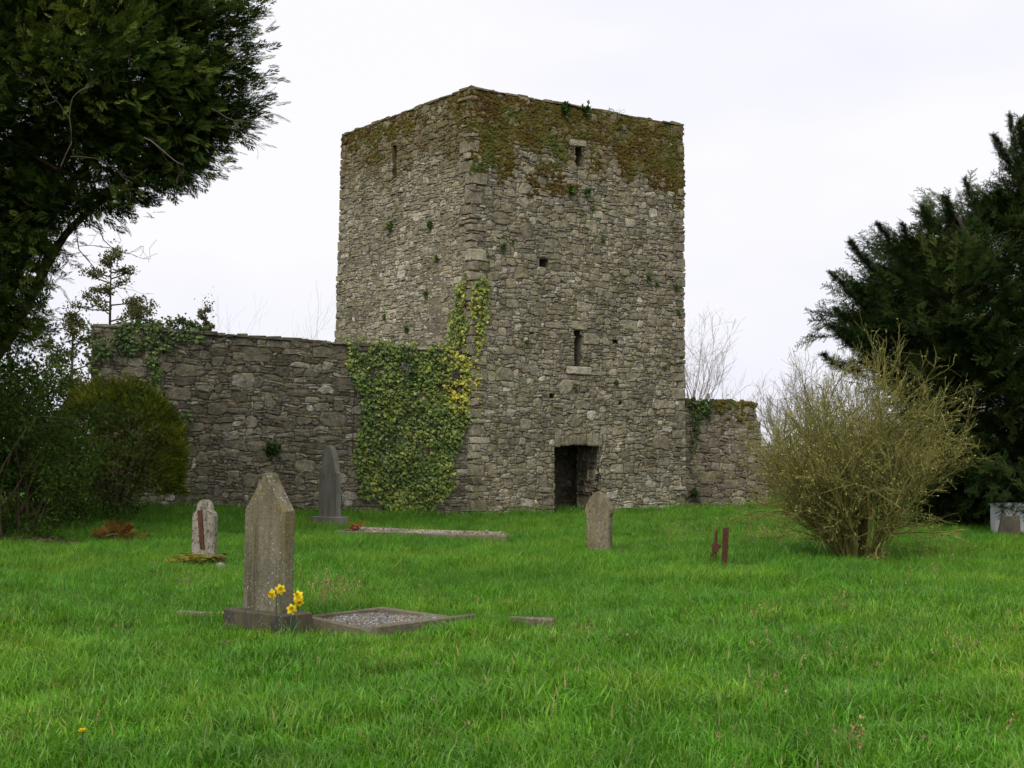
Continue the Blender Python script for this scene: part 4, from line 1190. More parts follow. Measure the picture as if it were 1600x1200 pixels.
M_G2D = grave_mat('mossy_base_stone', (0.20, 0.18, 0.12), 0.2, 0.6, 0.8)
M_G3 = grave_mat('grey_granite', (0.235, 0.225, 0.19), 0.35, 0.1, 0.15)
M_G4 = grave_mat('brown_lichened_stone', (0.26, 0.22, 0.14), 0.45, 0.9, 0.3, black=0.5)
M_KERB = grave_mat('kerb_concrete', (0.19, 0.165, 0.12), 0.3, 0.5, 0.45)
M_PLINTH = grave_mat('plinth_stone', (0.085, 0.075, 0.06), 0.4, 0.35, 0.3)
def rust(name):
    m, nt = newmat(name); s = NT(nt)
    c = s.ramp(s.noise(25, 5, .7), [(0.3, (0.045, 0.018, 0.012)), (0.55, (0.095, 0.038, 0.024)), (0.75, (0.15, 0.075, 0.048))])
    s.finish(c, 0.9, s.noise(60, 4, .7), .5, .004, .2); return m
M_RUST = rust('rusty_iron')
def ang(a): a = math.radians(a); return V3(math.cos(a), -math.sin(a), 0), V3(math.sin(a), math.cos(a), 0)
def resample(p, n=40):
    p = np.array(p + [p[0]], float); s_ = np.concatenate([[0], np.cumsum(np.linalg.norm(np.diff(p, axis=0), axis=1))])
    t = np.linspace(0, s_[-1], n, endpoint=False); return np.stack([np.interp(t, s_, p[:, i]) for i in (0, 1)], 1)
def headstone(name, label, p, a, prof, th, mat, plinth=None, pmat=None, tilt=0.0, jit=0.0025, y0=0.0):
    r, d = ang(a)
    e = empty(name, p, label, 'headstone')
    V, F = slab_profile(prof, V3(0, 0, 0) - d * th / 2, r, d, th, 0.014, jit, re_)
    c_, s_ = math.cos(tilt), math.sin(tilt)
    x = V @ r; z = V[:, 2].copy()
    V = V + (r[None] * (x * c_ + z * s_ - x)[:, None]); V[:, 2] = z * c_ - x * s_
    b = MB(); b.add(V + p + UP * y0, F); b.build('slab', mat, e)
    if plinth:
        for k, (w, l, h, z0) in enumerate(plinth):
            b = MB(); b.add(*box(p + UP * z0, r, d, w, l, h, .018, .004)); b.build('plinth', pmat or mat, e)
    return e, r, d
def arc(cx, cy, r, a0, a1, n): return [(cx + r * math.cos(math.radians(a0 + (a1 - a0) * k / n)), cy + r * math.sin(math.radians(a0 + (a1 - a0) * k / n))) for k in range(n + 1)]
def hgt_at(p, py): return at(0, py, p[1])[2] - p[2]

# nearest headstone: gabled top on a plinth
p1 = gp(418, 988); h_a = hgt_at(p1, 739); h_s = hgt_at(p1, 797); w = .295
prof = [(-w, .15), (w, .15), (w, h_s), (w - .012, h_s + .02), (.035, h_a - .012), (0, h_a), (-.035, h_a - .012), (-w + .012, h_s + .02), (-w, h_s)]
prof = [(-w - .004 + 0.0, .15), (w, .15), (w * 1.0, h_s), (.012, h_a), (-.012, h_a), (-w, h_s)]
headstone('headstone', 'tall brown headstone with gabled pointed top beside yellow daffodils', p1, 40, prof, .135, M_G1, [(.86, .36, .27, -.06)], M_PLINTH, 0.012)
# gravel plot with kerb to its right
P4 = [gp(476, 966, .09), gp(588, 952, .09), gp(735, 963, .09), gp(590, 983, .09)]
plot = empty('grave_plot', np.mean(P4, 0), 'low stone kerb filled with grey gravel beside daffodils', 'grave')
def kerb_line(a, b_, w, h, parent, mat=M_KERB, z=-.05, name='kerb', trim=0.0):
    d = nrm((b_ - a) * V3(1, 1, 0)); r = V3(d[1], -d[0], 0); L = np.linalg.norm((b_ - a)[:2]) - trim
    o = (a + b_) / 2; o = V3(o[0], o[1], float(gh(o[0], o[1])) + z)
    b = MB(); b.add(*box(o, r, d, w, L, h - z, .012, .004)); return b.build(name, mat, parent)
for i in range(4): kerb_line(P4[i], P4[(i + 1) % 4], 0.075, .100 + .004 * i, plot, M_KERB, trim=0.09 if i % 2 else -0.08)
M_GRAVEL = stone_mat('gravel', [(0, (0.10, 0.095, 0.085)), (0.6, (0.25, 0.24, 0.22)), (1, (0.50, 0.49, 0.46))], 0.0, 0.1)
def gravel(quad, n, z, parent, size=(.008, .018), mat=None, name='gravel'):
    q = np.array(quad); cx = q.mean(0); q = cx + (q - cx) * .93
    a, c_ = re_.random(n), re_.random(n)
    T = (q[0] * ((1 - a) * (1 - c_))[:, None] + q[1] * (a * (1 - c_))[:, None] + q[2] * (a * c_)[:, None] + q[3] * ((1 - a) * c_)[:, None])
    T[:, 2] = gh(T[:, 0], T[:, 1]) + z + re_.uniform(-.006, .008, n)
    M = frames(re_.normal(0, 1, (n, 3)), re_.uniform(0, 6, n), re_.uniform(*size, n))
    oct_ = (np.array([(1, 0, 0), (-1, 0, 0), (0, .8, 0), (0, -.8, 0), (0, 0, .7), (0, 0, -.7)], float), np.array([(0, 2, 4), (2, 1, 4), (1, 3, 4), (3, 0, 4), (2, 0, 5), (1, 2, 5), (3, 1, 5), (0, 3, 5)]), np.zeros(6))
    b = MB(); b.scatter([oct_], np.zeros(n, int), M, T, re_.beta(2, 2, n)); b.build(name, mat or M_GRAVEL, parent, kind='stuff')
gravel(P4, 5000, .065, plot)
b = MB(); zf = .055
b.add(np.array([[q[0], q[1], float(gh(q[0], q[1])) + zf] for q in P4] + [[q[0], q[1], float(gh(q[0], q[1])) - .1] for q in P4]), [[0, 1, 2, 3]]); b.build('bed', M_GRAVEL, plot)
def lone(name, label, a, b_, w, h, mat=M_KERB, cat='kerb'):
    o = kerb_line(a, b_, w, h, None, mat, name=name); return props(o, label, cat)
lone('kerb_stone', 'thin sunken kerb strip in grass right of the gravel plot', gp(798, 969, .05), gp(866, 972, .05), .08, .085)
lone('kerb_stone', 'thin sunken kerb strip in grass left of the near plinth', gp(278, 961, .05), gp(352, 961, .05), .08, .085)

# small white headstone with a rusty strip, on a mossy base
p2 = gp(318, 888); h_a = hgt_at(p2, 776); hs = h_a - .17; w = .20
prof = [(-w, .02), (w, .02), (w, hs - .10)] + [(w - .02, hs - .06), (w - .07, hs - .02)] + arc(0, hs, .13, 10, 170, 8) + [(-w + .07, hs - .02), (-w + .02, hs - .06), (-w, hs - .10)]
e2, r2, d2 = headstone('headstone', 'small white lichened headstone with rusty iron strip', p2, 24, prof, .09, M_G2, None, None, 0.02)
b = MB(); V, F = box(p2 - d2 * (.045 + .012) + r2 * .0 + UP * (hgt_at(p2, 857)), r2, d2, .075, .018, hgt_at(p2, 797) - hgt_at(p2, 857), .003, .001); V = V + r2[None] * (-(V[:, 2] - p2[2]) * .10 + .045)[:, None]
b.add(V, F); b.build('iron_strip', M_RUST, e2)
b = MB(); b.add(*box(p2 - UP * .06 - d2 * .04, r2, d2, .52, .38, .24, .04, .02)); b.build('base', M_G2D, e2)
k = 700; T = p2 + r2[None] * np.clip(re_.normal(-.03, .15, (k, 1)), -.3, .26) + d2[None] * re_.normal(-.08, .13, (k, 1)); T[:, 2] = p2[2] + .165 + re_.uniform(-.06, .02, k)
M_GMOSS = leaf_mat('green_moss', [(0, (0.055, 0.05, 0.008)), (0.5, (0.12, 0.12, 0.015)), (1, (0.19, 0.17, 0.025))], 6, 0, 1, .05)
M = np.stack([np.tile(r2 * 1.2, (k, 1)), np.tile(d2, (k, 1)), np.tile(UP, (k, 1))], -1) * re_.uniform(.02, .06, k)[:, None, None]
b = MB(); b.scatter(CUSH, re_.integers(0, 6, k), M, T, re_.random(k)); b.build('moss', M_GMOSS, e2, kind='stuff')
def rock(name, label, p, sx, sy, sz, mat, cat='stone', tint=.6, group=None):
    th = np.arange(8) / 8 * 6.28; V = []
    for z, k in ((-.3, .85), (.15, 1.0), (.55, .92), (.9, .55)):
        for a in th: V.append((math.cos(a) * sx * k * re_.uniform(.85, 1.15), math.sin(a) * sy * k * re_.uniform(.85, 1.15), z * sz))
    V.append((0, 0, sz)); V = np.array(V) + p
    F = [[r_ * 8 + i, r_ * 8 + (i + 1) % 8, r_ * 8 + 8 + (i + 1) % 8, r_ * 8 + 8 + i] for r_ in range(3) for i in range(8)] + [[24 + i, 24 + (i + 1) % 8, 32] for i in range(8)]
    b = MB(); b.add(V, F, tint); return b.build(name, mat, None, label=label, cat=cat, group=group)
q = gp(344, 893); rock('stone_fragment', 'pale lichened stone fragment right of the small headstone base', q, .085, .07, .13, M_G2)
q = gp(358, 902); rock('stone_fragment', 'mossy flat stone just right of the pale fragment', q, .11, .08, .06, M_G2D)
q = gp(60, 944); rock('stone_fragment', 'grey flat stone almost sunk in the grass at left', q, .14, .09, .07, M_KERB)
q = gp(118, 845); rock('stone_fragment', 'pale flat stone chip beside the brown litter', q, .14, .07, .05, M_G2)
q = gp(286, 851); b = MB(); b.add(*box(q - UP * .05, V3(1, 0, 0), V3(0, 1, 0), .40, .22, .12, .02, .008)); b.build('stone_slab', M_G2, None, label='pale low slab in grass left of the small headstone', cat='slab', kind='thing')

# tall grey headstone near the wall, with kerbed grave
p3 = gp(515, 822); h_a = hgt_at(p3, 696); w = .34
ht = h_a
hs = h_a - .62
prof = [(-w, .2), (w, .2), (w, hs), (w - .05, hs + .03)] + [(w - .05 - .02, hs + .10), (w - .12, hs + .34), (w - .22, ht - .07), (.04, ht - .005), (-.04, ht - .005), (-w + .22, ht - .07), (-w + .12, hs + .34), (-w + .07, hs + .10)] + [(-w + .05, hs + .03), (-w, hs)]
headstone('headstone', 'tall slim grey headstone on a plinth close to the long wall', p3, 46, prof, .13, M_G3, [(.86, .42, .26, -.04)], M_G3, 0.0)
K4 = [gp(520, 832, .08), gp(560, 823, .08), gp(790, 834, .08), gp(783, 843, .08)]
K4 = [gp(525, 836, .05), gp(560, 827, .05), gp(792, 835, .05), gp(786, 846, .05)]
plot2 = empty('grave_plot', np.mean(K4, 0), 'long kerbed grave with pale chippings behind red flowers', 'grave')
for i in range(4): kerb_line(K4[i], K4[(i + 1) % 4], .10, .10 + .004 * i, plot2, M_G2D if i == 3 else M_KERB, trim=0.11 if i % 2 else -0.10)
cb_ = K4[3]; b = MB(); b.add(*box(V3(cb_[0], cb_[1], float(gh(cb_[0], cb_[1])) - .05), V3(1, 0, 0), V3(0, 1, 0), 0.14, .14, .22, .02, .004)); b.build('corner_block', M_KERB, plot2)
M_CHIP = stone_mat('pale_chippings', [(0, (0.20, 0.18, 0.14)), (0.6, (0.36, 0.33, 0.26)), (1, (0.62, 0.60, 0.52))], 0.0, 0.2)
gravel(K4, 3200, .09, plot2, (.014, .034), M_CHIP, 'chippings')
b = MB(); b.add(np.array([[q[0], q[1], float(gh(q[0], q[1])) + .075] for q in K4]), [[0, 1, 2, 3]]); b.build('bed', M_CHIP, plot2)
for (px, py, sx, wh) in ((700, 842, .06, 'leftmost'), (716, 843, .07, 'second from left'), (727, 842, .05, 'third from left'), (760, 841, .05, 'rightmost')):
    rock('stone_chip', 'white stone chip on the edge of the long kerbed grave, ' + wh + ' of four', gp(px, py) + UP * .10, sx, .05, .07, M_G2, 'stone', group='white chips on the long kerb')
# red flowers
M_RED = leaf_mat('red_petals', [(0, (0.35, 0.012, 0.010)), (0.6, (0.62, 0.03, 0.018)), (1, (0.75, 0.10, 0.05))], 5, .1, .5)
q = gp(557, 838); fe = empty('red_flowers', q, 'bunch of red flowers at the end of the long kerbed grave', 'flowers')
for k in range(16):
    c_ = q + V3(re_.normal(0, .08), -.05 + re_.normal(0, .05), .12 + re_.uniform(0, .13)); n = 10
    a = np.arange(n) / n * 6.28; d = np.stack([np.cos(a), np.sin(a), np.full(n, .5)], 1) + re_.normal(0, .3, (n, 3)) + V3(0, -.5, 0)
    b = MB(); b.scatter(LEAF, re_.integers(0, 5, n), frames(d, None, re_.uniform(.045, .07, n)), np.tile(c_, (n, 1)), re_.random(n)); b.build('flower_head', M_RED, fe)
n = 40; b = MB(); b.scatter(LEAF, re_.integers(0, 5, n), frames(re_.normal(0, .6, (n, 3)) + UP, re_.uniform(0, 6, n), re_.uniform(.06, .12, n)), q + re_.normal(0, .07, (n, 3)) * V3(1, 1, .3) + UP * .04, re_.random(n)); b.build('leaves', M_FERN, fe, kind='stuff')

# lichened headstone with pointed arch, in front of the doorway
p5 = gp(937, 864); h_a = hgt_at(p5, 768); w = .215; hs = h_a - .36
gp_arc = [(w + .01, hs - .03), (w + .03, hs), (w + .025, hs + .07), (w - .01, hs + .16), (w - .07, hs + .26), (.06, h_a - .02), (0, h_a)]
prof = [(-w, -.1), (w, -.1), (w, hs - .06)] + gp_arc + [(-x, y) for x, y in gp_arc[-2::-1]] + [(-w, hs - .06)]
headstone('headstone', 'speckled brown headstone with pointed arch top before the doorway', p5, 32, prof, .12, M_G4, None, None, -.01)
q = gp(970, 864); b = MB(); b.add(*box(q - UP * .04, V3(.98, .2, 0), V3(-.2, .98, 0), .30, .30, .10, .015, .004)); b.build('dark_slab', M_PLINTH, None, label='dark low slab in grass right of the speckled headstone', cat='slab', kind='thing')
# headstone by the white wall
p6 = gp(1577, 842); hh = hgt_at(p6, 806); prof = [(-.22, 0.02), (.20, 0.02), (.19, hh), (-.13, hh)]
headstone('headstone', 'dark squat tapered headstone against white wall at far right', p6, 10, prof, .16, M_PLINTH, [(.62, .36, .07, -.03)], M_KERB)

# rusty iron markers
q = gp(1131, 897); hh = hgt_at(q, 825)
b = MB(); V, F = box(q - UP * .1, V3(.9, .43, 0), V3(-.43, .9, 0), .075, .03, hh + .1, .004, .002); V = V + V3(1, 0, 0)[None] * ((V[:, 2] - q[2]) * .06)[:, None]
b.add(V, F); b.build('iron_post', M_RUST, None, label='upright rusty flat iron post standing in the grass', cat='post')
q = gp(1115, 884); Yq = q[1]; ic = empty('iron_cross', q, 'broken rusty iron cross with round centre left of the post', 'cross')
def bar(pa, pb, w=.022, t=.014):
    a, c_ = at(*pa, Yq), at(*pb, Yq); b = MB(); b.tube([a, (a + c_) / 2, c_], [w, w, w * .9], 4); return b
bar((1119, 830), (1117, 884), .022).build('upright', M_RUST, ic)
bar((1101, 879), (1116, 862), .02).build('leg', M_RUST, ic)
bar((1111, 868), (1126, 852), .02).build('arm', M_RUST, ic)
cc = at(1118, 855, Yq); th = np.arange(12) / 12 * 6.28
V = [cc + V3(math.cos(a) * .06 * re_.uniform(.85, 1.1), y, math.sin(a) * .085 * re_.uniform(.85, 1.1)) for y in (-.026, .026) for a in th]
b = MB(); b.add(np.array(V), [list(range(12)), list(range(12, 24))[::-1]] + [[i, 12 + i, 12 + (i + 1) % 12, (i + 1) % 12] for i in range(12)]); b.build('centre_plate', M_RUST, ic)
b = MB(); pa = gp(1108, 882, .05) + UP * .05; pb = gp(1150, 884, .05) + UP * .05; pc = gp(1215, 884, .05) + UP * .05
b.tube([pa, (pa + pb) / 2 + UP * .01, pb, pc], [.012, .012, .011, .008], 5); b.build('fallen_rod', M_G3, None, label='thin grey rod lying in grass behind the iron post', cat='rod')

# white wall at the far right
wa = V3(*at(1551, 800, 25.7)[:2], -.2); wb = V3(wa[0] + 5, 25.2, -.2)
m, nt = newmat('whitewash'); s = NT(nt); c = s.mix(s.ramp(s.noise(5, 6, .75, s.pos((1, 1, .35))), [(0.55, 0.0), (0.75, 0.5)]), s.ramp(s.noise(4, 5, .6), [(0.3, (0.74, 0.74, 0.74)), (0.7, (0.86, 0.86, 0.86))]), (0.24, 0.25, 0.16)); s.finish(c, .9, s.noise(20, 4, .6), .3, .01)
d = nrm(wb - wa); b = MB(); b.add(*box((wa + wb) / 2, V3(d[1], -d[0], 0), d, .35, np.linalg.norm(wb - wa), .80, .02)); 
ww = empty('white_wall', (wa + wb) / 2, 'whitewashed wall glimpsed under the yew at far right', 'wall', kind='thing')
b.build('wall_face', m, ww); b = MB(); b.add(*box((wa + wb) / 2 + UP * .802, V3(d[1], -d[0], 0), d, .42, np.linalg.norm(wb - wa) + .05, .07, .015)); b.build('coping', m, ww)

# heap of dead cypress twigs, litter under the cypress
M_DEAD = leaf_mat('dead_fronds', [(0, (0.07, 0.028, 0.010)), (0.5, (0.20, 0.085, 0.022)), (1, (0.34, 0.17, 0.05))], 4, .1, .9, .05)
q = gp(178, 848); he = empty('dead_branch_heap', q, 'small heap of orange brown dead conifer twigs on grass', 'heap')
k = 220; T = q + np.stack([re_.normal(.02, .17, k), re_.normal(.05, .12, k), np.abs(re_.normal(.06, .10, k))], 1); T[:, 2] = np.minimum(T[:, 2], q[2] + .33 - np.abs(T[:, 0] - q[0]) * .5)
b = MB(); b.scatter(FROND, re_.integers(0, 6, k), frames(T - q - UP * .05 + re_.normal(0, .08, (k, 3)), re_.uniform(0, 6, k), re_.uniform(.10, .22, k)), T, re_.beta(2, 2, k)); b.build('dead_foliage', M_DEAD, he, kind='stuff')
b = MB(); b.tube([q + V3(-.17, -.16, .02), q + V3(-.12, -.17, .12), q + V3(.03, -.16, .17), q + V3(.12, -.15, .16)], [.012, .012, .01, .006], 5, 1.0); b.tube([q + V3(-.17, -.16, .02), q + V3(-.02, -.2, .04), q + V3(.13, -.18, .07)], [.012, .01, .006], 5, 1.0)
b.build('bare_twig', M_G2, he)
lit = MB(); P = poly_sample([(-80, 826), (60, 828), (130, 832), (105, 842), (40, 850), (-80, 858)], 700, re_)
for p_ in P:
    g = gp(*p_) + UP * re_.uniform(.01, .10); dd = V3(re_.normal(0, 1), re_.normal(0, .4), re_.normal(0, .12)); L = re_.uniform(.1, .4)
    lit.tube([g - nrm(dd) * L / 2, g + re_.normal(0, .02, 3), g + nrm(dd) * L / 2], [.006, .007, .003], 3, float(re_.random()), cap=False)
lit.build('twig_litter', M_SHRUBSTEM, None, kind='stuff', label='brown twig litter on the ground under the left shrubs', cat='litter')

# daffodils beside the near headstone
M_YEL = leaf_mat('daffodil_yellow', [(0, (0.62, 0.40, 0.005)), (0.5, (0.80, 0.58, 0.01)), (1, (0.88, 0.70, 0.03))], 9, .25, .5, .2, (.9, 1.1))
M_DAFLEAF = leaf_mat('daffodil_leaf', [(0, (0.03, 0.07, 0.03)), (1, (0.07, 0.14, 0.06))], 4, .2, .5)
dz = gp(450, 1006)
def daffodil(px, py, face, label):
    Y = dz[1] + re_.uniform(-.05, .05); c_ = at(px, py, Y)
    foot = dz + V3((c_[0] - dz[0]) * .6, re_.uniform(-.04, .04), 0)
    e = empty('daffodil', foot, label, 'flower')
    b = MB(); b.tube([foot - UP * .03, foot * .5 + c_ * .5 + V3(0, 0, .03), c_ + UP * .015 - face * .05, c_ - face * .02], [.005, .0045, .004, .006], 5, .6); b.build('stem', M_DAFLEAF, e)
    f = nrm(face); ref = nrm(np.cross(f, UP)); up2 = np.cross(ref, f)
    for k in range(6):
        a = k / 6 * 6.28 + .3; d = ref * math.cos(a) + up2 * math.sin(a); x = np.cross(f, d); L = .052
        V = [c_, c_ + d * L * .45 + x * .017 + f * .004, c_ + d * L * .8 + x * .012, c_ + d * L, c_ + d * L * .8 - x * .012, c_ + d * L * .45 - x * .017 + f * .004]
        b = MB(); b.add(np.array(V), [[0, 1, 5], [1, 2, 4, 5], [2, 3, 4]], float(re_.uniform(.5, 1))); b.build('petal', M_YEL, e)
    V = []; 
    for z, r_ in ((0.0, .011), (.018, .013), (.032, .016), (.038, .022)):
        for k in range(10):
            a = k / 10 * 6.28; rr = r_ * (1 + (.12 * (-1) ** k if z > .035 else 0)); V.append(c_ + f * z + (ref * math.cos(a) + up2 * math.sin(a)) * rr)
    b = MB(); b.add(np.array(V), [[r_ * 10 + i, r_ * 10 + (i + 1) % 10, r_ * 10 + 10 + (i + 1) % 10, r_ * 10 + 10 + i] for r_ in range(3) for i in range(10)], .1); b.build('trumpet', M_YEL, e)
    for k in range(5):
        a = foot + V3(re_.normal(0, .05), re_.normal(0, .04), -.02); L = re_.uniform(.18, .32); dd = nrm(V3(re_.normal(0, .35), re_.normal(0, .3), 1)); x = nrm(np.cross(dd, V3(re_.normal(), re_.normal(), 0))) * .007
        m1 = a + dd * L * .5; m2 = a + dd * L * .85 + V3(dd[0], dd[1], -.1) * .08
        V = [a - x, a + x, m1 + x, m1 - x, m2]
        b = MB(); b.add(np.array(V), [[0, 1, 2, 3], [3, 2, 4]], float(re_.random())); b.build('leaf', M_DAFLEAF, e)
daffodil(426, 928, V3(-.7, -.8, -.1), 'daffodil furthest left, facing left before the headstone')
daffodil(438, 921, V3(.3, -.9, .1), 'highest daffodil of the clump, facing the viewer')
daffodil(466, 931, V3(-.2, -.9, .35), 'upper daffodil at the right of the clump')
daffodil(467, 940, V3(.3, -.9, -.3), 'daffodil just below the upper right bloom')
daffodil(456, 952, V3(.1, -.9, .2), 'lowest daffodil of the clump near the plinth')
# dandelions
for px, py, lab in ((128, 1182, 'yellow dandelion in the grass at bottom left'), (350, 980, 'yellow dandelion in grass before the near plinth'), (990, 846, 'yellow dandelion in grass near the speckled headstone')):
    g = gp(px, py); e = empty('dandelion', g, lab, 'flower'); c_ = g + UP * .13
    b = MB(); b.tube([g, c_], [.004, .003], 4, .5); b.build('stem', M_DAFLEAF, e)
    n = 26; a = np.arange(n) * 2.4; d = np.stack([np.cos(a), np.sin(a), np.linspace(.2, 1.6, n)], 1)
    b = MB(); b.scatter(LEAF, re_.integers(0, 5, n), frames(d, None, .026), np.tile(c_, (n, 1)), re_.uniform(.3, .9, n)); b.build('flower_head', M_YEL, e)

# ------------------------------------------------------------------ grass
rg = np.random.default_rng(5)
m, nt = newmat('grass_blades'); s = NT(nt)
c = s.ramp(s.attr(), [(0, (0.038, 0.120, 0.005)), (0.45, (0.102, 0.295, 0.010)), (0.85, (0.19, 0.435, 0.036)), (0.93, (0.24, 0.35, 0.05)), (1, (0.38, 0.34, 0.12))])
big = s.noise(0.35, 4, 0.6)
c = s.mix(1.0, c, s.ramp(big, [(0.3, (0.72, 0.80, 0.95)), (0.5, (1.0, 1.0, 1.0)), (0.68, (1.75, 1.22, 1.2))]), 'MULTIPLY')
c = s.mix(1.0, c, s.ramp(s.noise(2.2, 4, 0.65), [(0.3, 0.65), (0.7, 1.3)]), 'MULTIPLY')
c = s.mix(s.math('MULTIPLY', s.ramp(s.noise(1.3, 5, 0.7), [(0.52, 0.0), (0.70, 1.0)]), 0.40), c, (0.19, 0.26, 0.035))
c = s.mix(s.math('MULTIPLY', s.ramp(s.noise(3.1, 5, 0.75), [(0.60, 0.0), (0.70, 1.0)]), 0.5), c, (0.20, 0.155, 0.045))
s.finish(c, 0.42, None, spec=0.4, trans=0.3)
M_BLADE = m
def tuft(rs, nb, rad, hmin, hmax, wid, dry=0.04, lean=0.65):
    V = []; F = []; T = []
    wind = rs.uniform(0, 6.28)
    for k in range(nb):
        a = rs.uniform(0, 6.28); r_ = rad * math.sqrt(rs.random()); x0, y0 = r_ * math.cos(a), r_ * math.sin(a)
        h = rs.uniform(hmin, hmax) * (0.6 if rs.random() < .35 else 1.0); b_ = rs.uniform(0, 6.28) if rs.random() < .45 else wind + rs.normal(0, .5)
        ln = abs(rs.normal(0, lean)) + .1
        dx, dy = math.cos(b_) * ln * h, math.sin(b_) * ln * h
        c_ = rs.uniform(0, 6.28); wx, wy = math.cos(c_) * wid * rs.uniform(.6, 1.2), math.sin(c_) * wid
        i = len(V)
        V += [(x0 - wx, y0 - wy, -.02), (x0 + wx, y0 + wy, -.02), (x0 + dx * .35 + wx * .8, y0 + dy * .35 + wy * .8, h * .55), (x0 + dx * .35 - wx * .8, y0 + dy * .35 - wy * .8, h * .55), (x0 + dx, y0 + dy, h * (1 - .25 * ln))]
        F += [(i, i + 1, i + 2), (i, i + 2, i + 3), (i + 3, i + 2, i + 4)]
        t = 1.0 if rs.random() < dry else float(np.clip(rs.normal(.5, .2), 0, .9))
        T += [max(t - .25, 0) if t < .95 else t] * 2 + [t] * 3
    return np.array(V), np.array(F), np.array(T)
variants = []
for k in range(8):
    nb, rad, h0, h1, wd = ((58, .13, .07, .18, .0026) if k < 5 else (60, .20, .06, .13, .0055))
    v, f, t = tuft(rg, nb, rad, h0, h1, wd, 0.008 if k < 5 else .02)
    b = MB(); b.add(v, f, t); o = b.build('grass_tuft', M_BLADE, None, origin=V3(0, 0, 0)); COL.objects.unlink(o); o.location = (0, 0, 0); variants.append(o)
pts = []; 
def inplot(x, y, quad):
    return np.array([in_poly([(q[0], q[1]) for q in quad], (a, c_)) for a, c_ in zip(x, y)])
def field(y0, y1, dens, margin):
    ymid = (y0 + y1) / 2; hw = .43 * y1 + margin
    n = int(dens * (y1 - y0) * 2 * hw); x = rg.uniform(-hw, hw, n); y = rg.uniform(y0, y1, n)
    k = np.abs(x) < .43 * y + margin
    return x[k], y[k]
bands = [(4.5, 8, 105), (8, 12, 85), (12, 18, 62), (18, 26, 40), (26, 38, 26), (38, 48, 9)]
X = []; Y_ = []; VI = []
for (a, c_, dn) in bands:
    x, y = field(a, c_, dn, 1.2); X.append(x); Y_.append(y)
    far = sst(11, 17, y) ; VI.append(np.where(rg.random(len(y)) < far, rg.integers(5, 8, len(y)), rg.integers(0, 5, len(y))))
X, Y_, VI = np.concatenate(X), np.concatenate(Y_), np.concatenate(VI)
keep = np.ones(len(X), bool)
for quad, grow_ in ((P4, 1.10), (K4, 1.0), ([Cb + (Cb - Rb) * .01, Rb, Bb, Lb], 1.0)):
    q = np.array(quad); cx = q.mean(0); q = cx + (q - cx) * grow_
    box_ = (X > q[:, 0].min()) & (X < q[:, 0].max()) & (Y_ > q[:, 1].min()) & (Y_ < q[:, 1].max())
    idx = np.where(box_)[0]
    if len(idx): keep[idx[inplot(X[idx], Y_[idx], q)]] = False
litp = np.array([gp(*p_) for p_ in [(-80, 826), (60, 828), (130, 832), (100, 842), (40, 848), (-80, 855)]])
idx = np.where((X < -6) & (Y_ > 18) & (Y_ < 30))[0]
keep[idx[inplot(X[idx], Y_[idx], litp)]] = False
X, Y_, VI = X[keep], Y_[keep], VI[keep]
n = len(X)
clump = vnoise(X * .9, Y_ * .9, 2) * .5 + vnoise(X * 2.6 + 4, Y_ * 2.6, 3) * .5
scl = (0.62 + 0.85 * clump ** 1.3 * 1.4) * rg.uniform(.8, 1.2, n)
# shorter where it meets kerbs and stones
for c0, rad in ((p1, .55), (np.mean(P4, 0), 1.25), (p2, .4), (p3, .5), (p5, .2), (dz, .3)):
    dd = np.hypot(X - c0[0], Y_ - c0[1]); scl *= 0.55 + .45 * sst(rad * .5, rad, dd)
for fc in (front, wall, wallr):
    a0 = fc.b0[:2]; dv = (fc.b1 - fc.b0)[:2]; Lw = np.linalg.norm(dv); dv = dv / Lw
    rel = np.stack([X, Y_], 1) - a0; al = rel @ dv; ds_ = rel @ np.array([dv[1], -dv[0]])
    scl *= 1 + 0.8 * ((al > -.5) & (al < Lw + .5) & (ds_ > -.1) & (ds_ < .55)) * rg.random(n)
rot = np.stack([rg.normal(0, .08, n), rg.normal(0, .08, n), rg.uniform(0, 6.28, n)], 1)
me = bpy.data.meshes.new('grass'); me.vertices.add(n)
me.vertices.foreach_set('co', np.stack([X, Y_, gh(X, Y_)], 1).astype(np.float32).ravel())
def attr(nm, tp, dat):
    a = me.attributes.new(nm, tp, 'POINT'); a.data.foreach_set('vector' if tp == 'FLOAT_VECTOR' else 'value', dat.ravel())
attr('rot', 'FLOAT_VECTOR', rot.astype(np.float32)); attr('scl', 'FLOAT', scl.astype(np.float32)); attr('vid', 'INT', VI.astype(np.int32))
grass = bpy.data.objects.new('grass', me); COL.objects.link(grass); me.materials.append(M_BLADE)
props(grass, 'long green grass covering the churchyard', 'grass', None, 'stuff')
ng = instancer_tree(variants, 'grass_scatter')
md = grass.modifiers.new('scatter', 'NODES'); md.node_group = ng
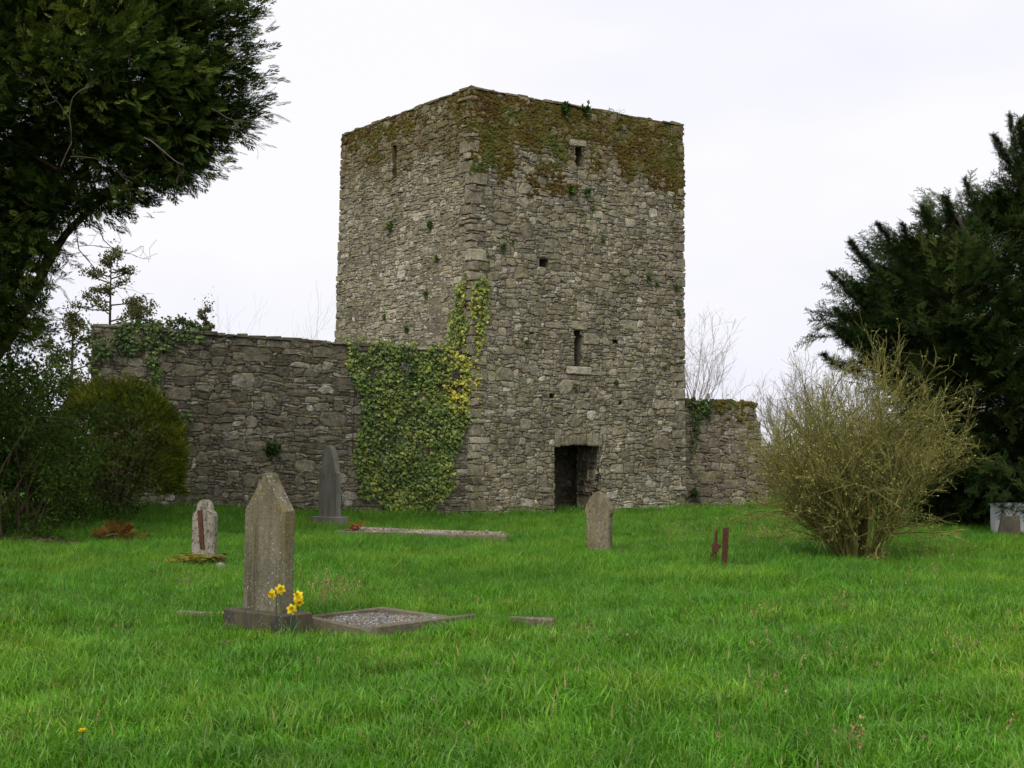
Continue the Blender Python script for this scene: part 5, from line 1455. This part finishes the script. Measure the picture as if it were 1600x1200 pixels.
print('grass tufts', n)

# dry stalks and seed heads standing in the grass
M_STRAW = leaf_mat('straw', [(0, (0.16, 0.13, 0.04)), (0.5, (0.30, 0.25, 0.09)), (1, (0.48, 0.42, 0.22))], 4, .2, .8, .1)
ds = MB()
def stalk(g, h, head=True):
    d = V3(re_.normal(0, .25), re_.normal(0, .25), 1); a = g + d * h * .6; t = g + d * h + V3(re_.normal(0, .04), re_.normal(0, .04), -.02)
    ds.tube([g, a, t], [.0022, .0018, .0012], 3, float(re_.random()), cap=False)
    if head:
        n = 10; s_ = re_.random(n) * .28
        P_ = t[None] - nrm(d)[None] * (s_ * h * .7)[:, None] + re_.normal(0, .006, (n, 3))
        ds.scatter(LEAF, re_.integers(0, 5, n), frames(d[None] + re_.normal(0, .5, (n, 3)), re_.uniform(0, 6, n), re_.uniform(.012, .026, n)), P_, re_.random(n))
spots = [(515, 945, 45, 60, .30), (1190, 845, 30, 60, .25), (1060, 842, 40, 60, .22), (1240, 850, 45, 70, .25), (760, 815, 60, 20, .22), (850, 812, 60, 30, .22), (1310, 960, 25, 14, .22), (1180, 980, 15, 8, .22), (960, 1010, 30, 6, .2), (1200, 1110, 30, 6, .2), (1340, 1190, 20, 8, .2), (300, 925, 40, 20, .2), (240, 905, 40, 14, .2), (1520, 1030, 60, 12, .2), (1000, 1060, 90, 7, .2), (1430, 920, 70, 24, .22), (1130, 835, 40, 40, .2), (100, 900, 60, 10, .2), (620, 1080, 120, 6, .18), (1240, 1030, 120, 10, .2)]
for px, py, sp, cnt, h in spots:
    for _ in range(cnt):
        y = py + re_.normal(0, sp * .22); 
        if y < 812: continue
        stalk(gp(px + re_.normal(0, sp * .5), min(y, 1230)), h * re_.uniform(.6, 1.25))
for _ in range(90):
    stalk(gp(re_.uniform(0, 1600), 830 + 380 * re_.random() ** 1.3), re_.uniform(.12, .24), re_.random() < .6)
ds.build('dry_stalks', M_STRAW, None, kind='stuff', label='scattered straw coloured dry stalks standing in the grass', cat='dry grass')
